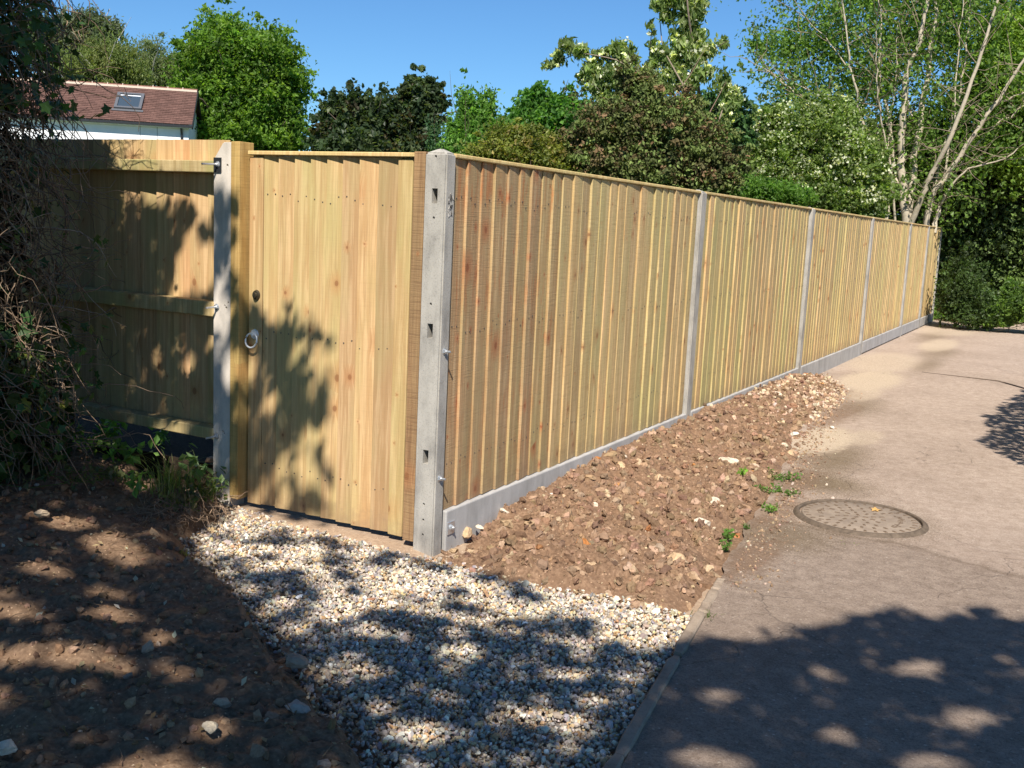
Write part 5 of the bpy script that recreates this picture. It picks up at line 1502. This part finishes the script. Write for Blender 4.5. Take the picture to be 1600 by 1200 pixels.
GAPS = [(1.87, -.05, .12, .055, .9), (2.06, -.31, .11, .06, .8), (1.75, -.65, .06, .05, 0), (2.0, -.66, .10, .05, .8), (1.5, -.98, .10, .06, .5), (1.40, -.60, .07, .05, .5), (1.32, -.10, .10, .09, 0), (2.11, .21, .05, .04, 0), (1.62, -.25, .05, .03, .8), (1.72, .0, .03, .03, 0),
        (.8, -1.28, .10, .06, .3), (1.03, -1.0, .13, .05, .3), (.17, -.57, .12, .06, .2), (.53, -.52, .10, .05, .3), (.75, -1.05, .06, .03, .3),
        (-1.26, -.70, .10, .10, 0), (-.84, -.81, .22, .10, -.2), (-.86, -1.12, .10, .05, 0), (-.38, -1.6, .14, .06, .2), (-.21, -1.54, .20, .07, .3), (.45, -1.80, .16, .08, .3), (.63, -1.74, .16, .05, .4), (.40, -1.60, .07, .04, 0), (-.55, -1.12, .10, .05, 0), (-.14, -1.80, .08, .06, 0), (-.39, -1.23, .08, .05, 0), (-.1, -1.3, .06, .04, 0), (.1, -1.42, .07, .04, 0), (.83, -1.60, .08, .05, 0), (-.6, -1.4, .09, .06, 0),
        (.28, -.80, .10, .05, .3), (.62, -.78, .08, .05, .2), (.95, -.72, .07, .05, .2), (.45, -1.05, .08, .04, .4), (.05, -.72, .09, .05, 0), (1.1, -.85, .05, .05, 0), (-1.98, .02, .20, .14, 0), (-1.45, .03, .14, .08, 0), (-1.15, -.02, .06, .05, 0), (-1.5, -.15, .10, .05, 0), (-2.6, -.5, .1, .08, 0)]
rg = np.random.default_rng(70)
n = 150000
u = rg.uniform(-3.6, 4.2, n); v = rg.uniform(-3.6, 1.3, n)
keep = rg.random(n) < shade(u, v); u, v = u[keep], v[keep]
hh = rg.uniform(3.0, 6.2, len(u)) + .35 * fbm(u * 3, v * 3, 2)
P = np.stack([u + KX * hh, v - KY * hh, hh], -1)
right = P[:, 0] > 1.0 + .5 * rg.normal(size=len(P))
for nm, lab, msk, base in (('shade_tree', 'leafy tree standing behind the viewpoint on the lane side', right, (5.2, -7.6, -.05)), ('shade_tree', 'leafy tree standing behind the viewpoint on the bank side', ~right, (-2.6, -6.4, .05))):
    base = np.array(base); th = thing(nm, lab, 'tree', tuple(base))
    Q = P[msk] - base
    W_ = Q + base; cand = np.where((W_[:, 2] > 4.6) & (W_[:, 1] < -4.7))[0]; idx = rg.choice(cand, 16, replace=False)
    trunk(th, (0, 0, 0), [Q[i] + np.array([0, -.3, .2]) for i in idx], .13, 71, fork=.45)
    mb = MB(); leaves(mb, Q, .075 * rg.uniform(.7, 1.3, len(Q)), pick([(.08, .14, .03), (.10, .17, .04), (.06, .11, .03)], [1, 1, 1], len(Q), rg, .15), rg, .8, .1, .6, .08)
    mb.build('crown', M['leaf'], th, False)
# roadside shrub beyond the right edge of the lane
n = 26000
u = rg.uniform(1.5, 3.4, n); v = rg.uniform(3.1, 9.3, n)
edge_ = 1.62 + .10 * np.abs(v - 5.4) + .06 * (v < 4.2) * (4.2 - v) * 6 + .22 * (fbm(u * .8, v * 6, 3, 1) - .5)
k_ = rg.random(n) < sstep(-.02, .05, u - edge_); u, v = u[k_], v[k_]
hh = np.maximum(.25, (2.50 - u) / KX) + rg.random(len(u)) ** 1.5 * 1.3
P = np.stack([u + KX * hh, v - KY * hh, hh], -1)
base = np.array((3.6, 3.0, 0.0)); th = thing('roadside_bush', 'tall bush on the right side of the lane, throwing the spiky shadow', 'bush', tuple(base))
trunk(th, (0, 0, 0), [P[i] - base + np.array([.15, 0, 0]) for i in rg.choice(len(P), 14, replace=False)], .06, 72, fork=.2)
mb = MB(); leaves(mb, P - base, .07 * rg.uniform(.7, 1.4, len(P)), pick([(.06, .11, .03), (.04, .08, .02)], [1, 1], len(P), rg, .15), rg, .5, .1, .5, .08)
mb.build('crown', M['leaf'], th, False)
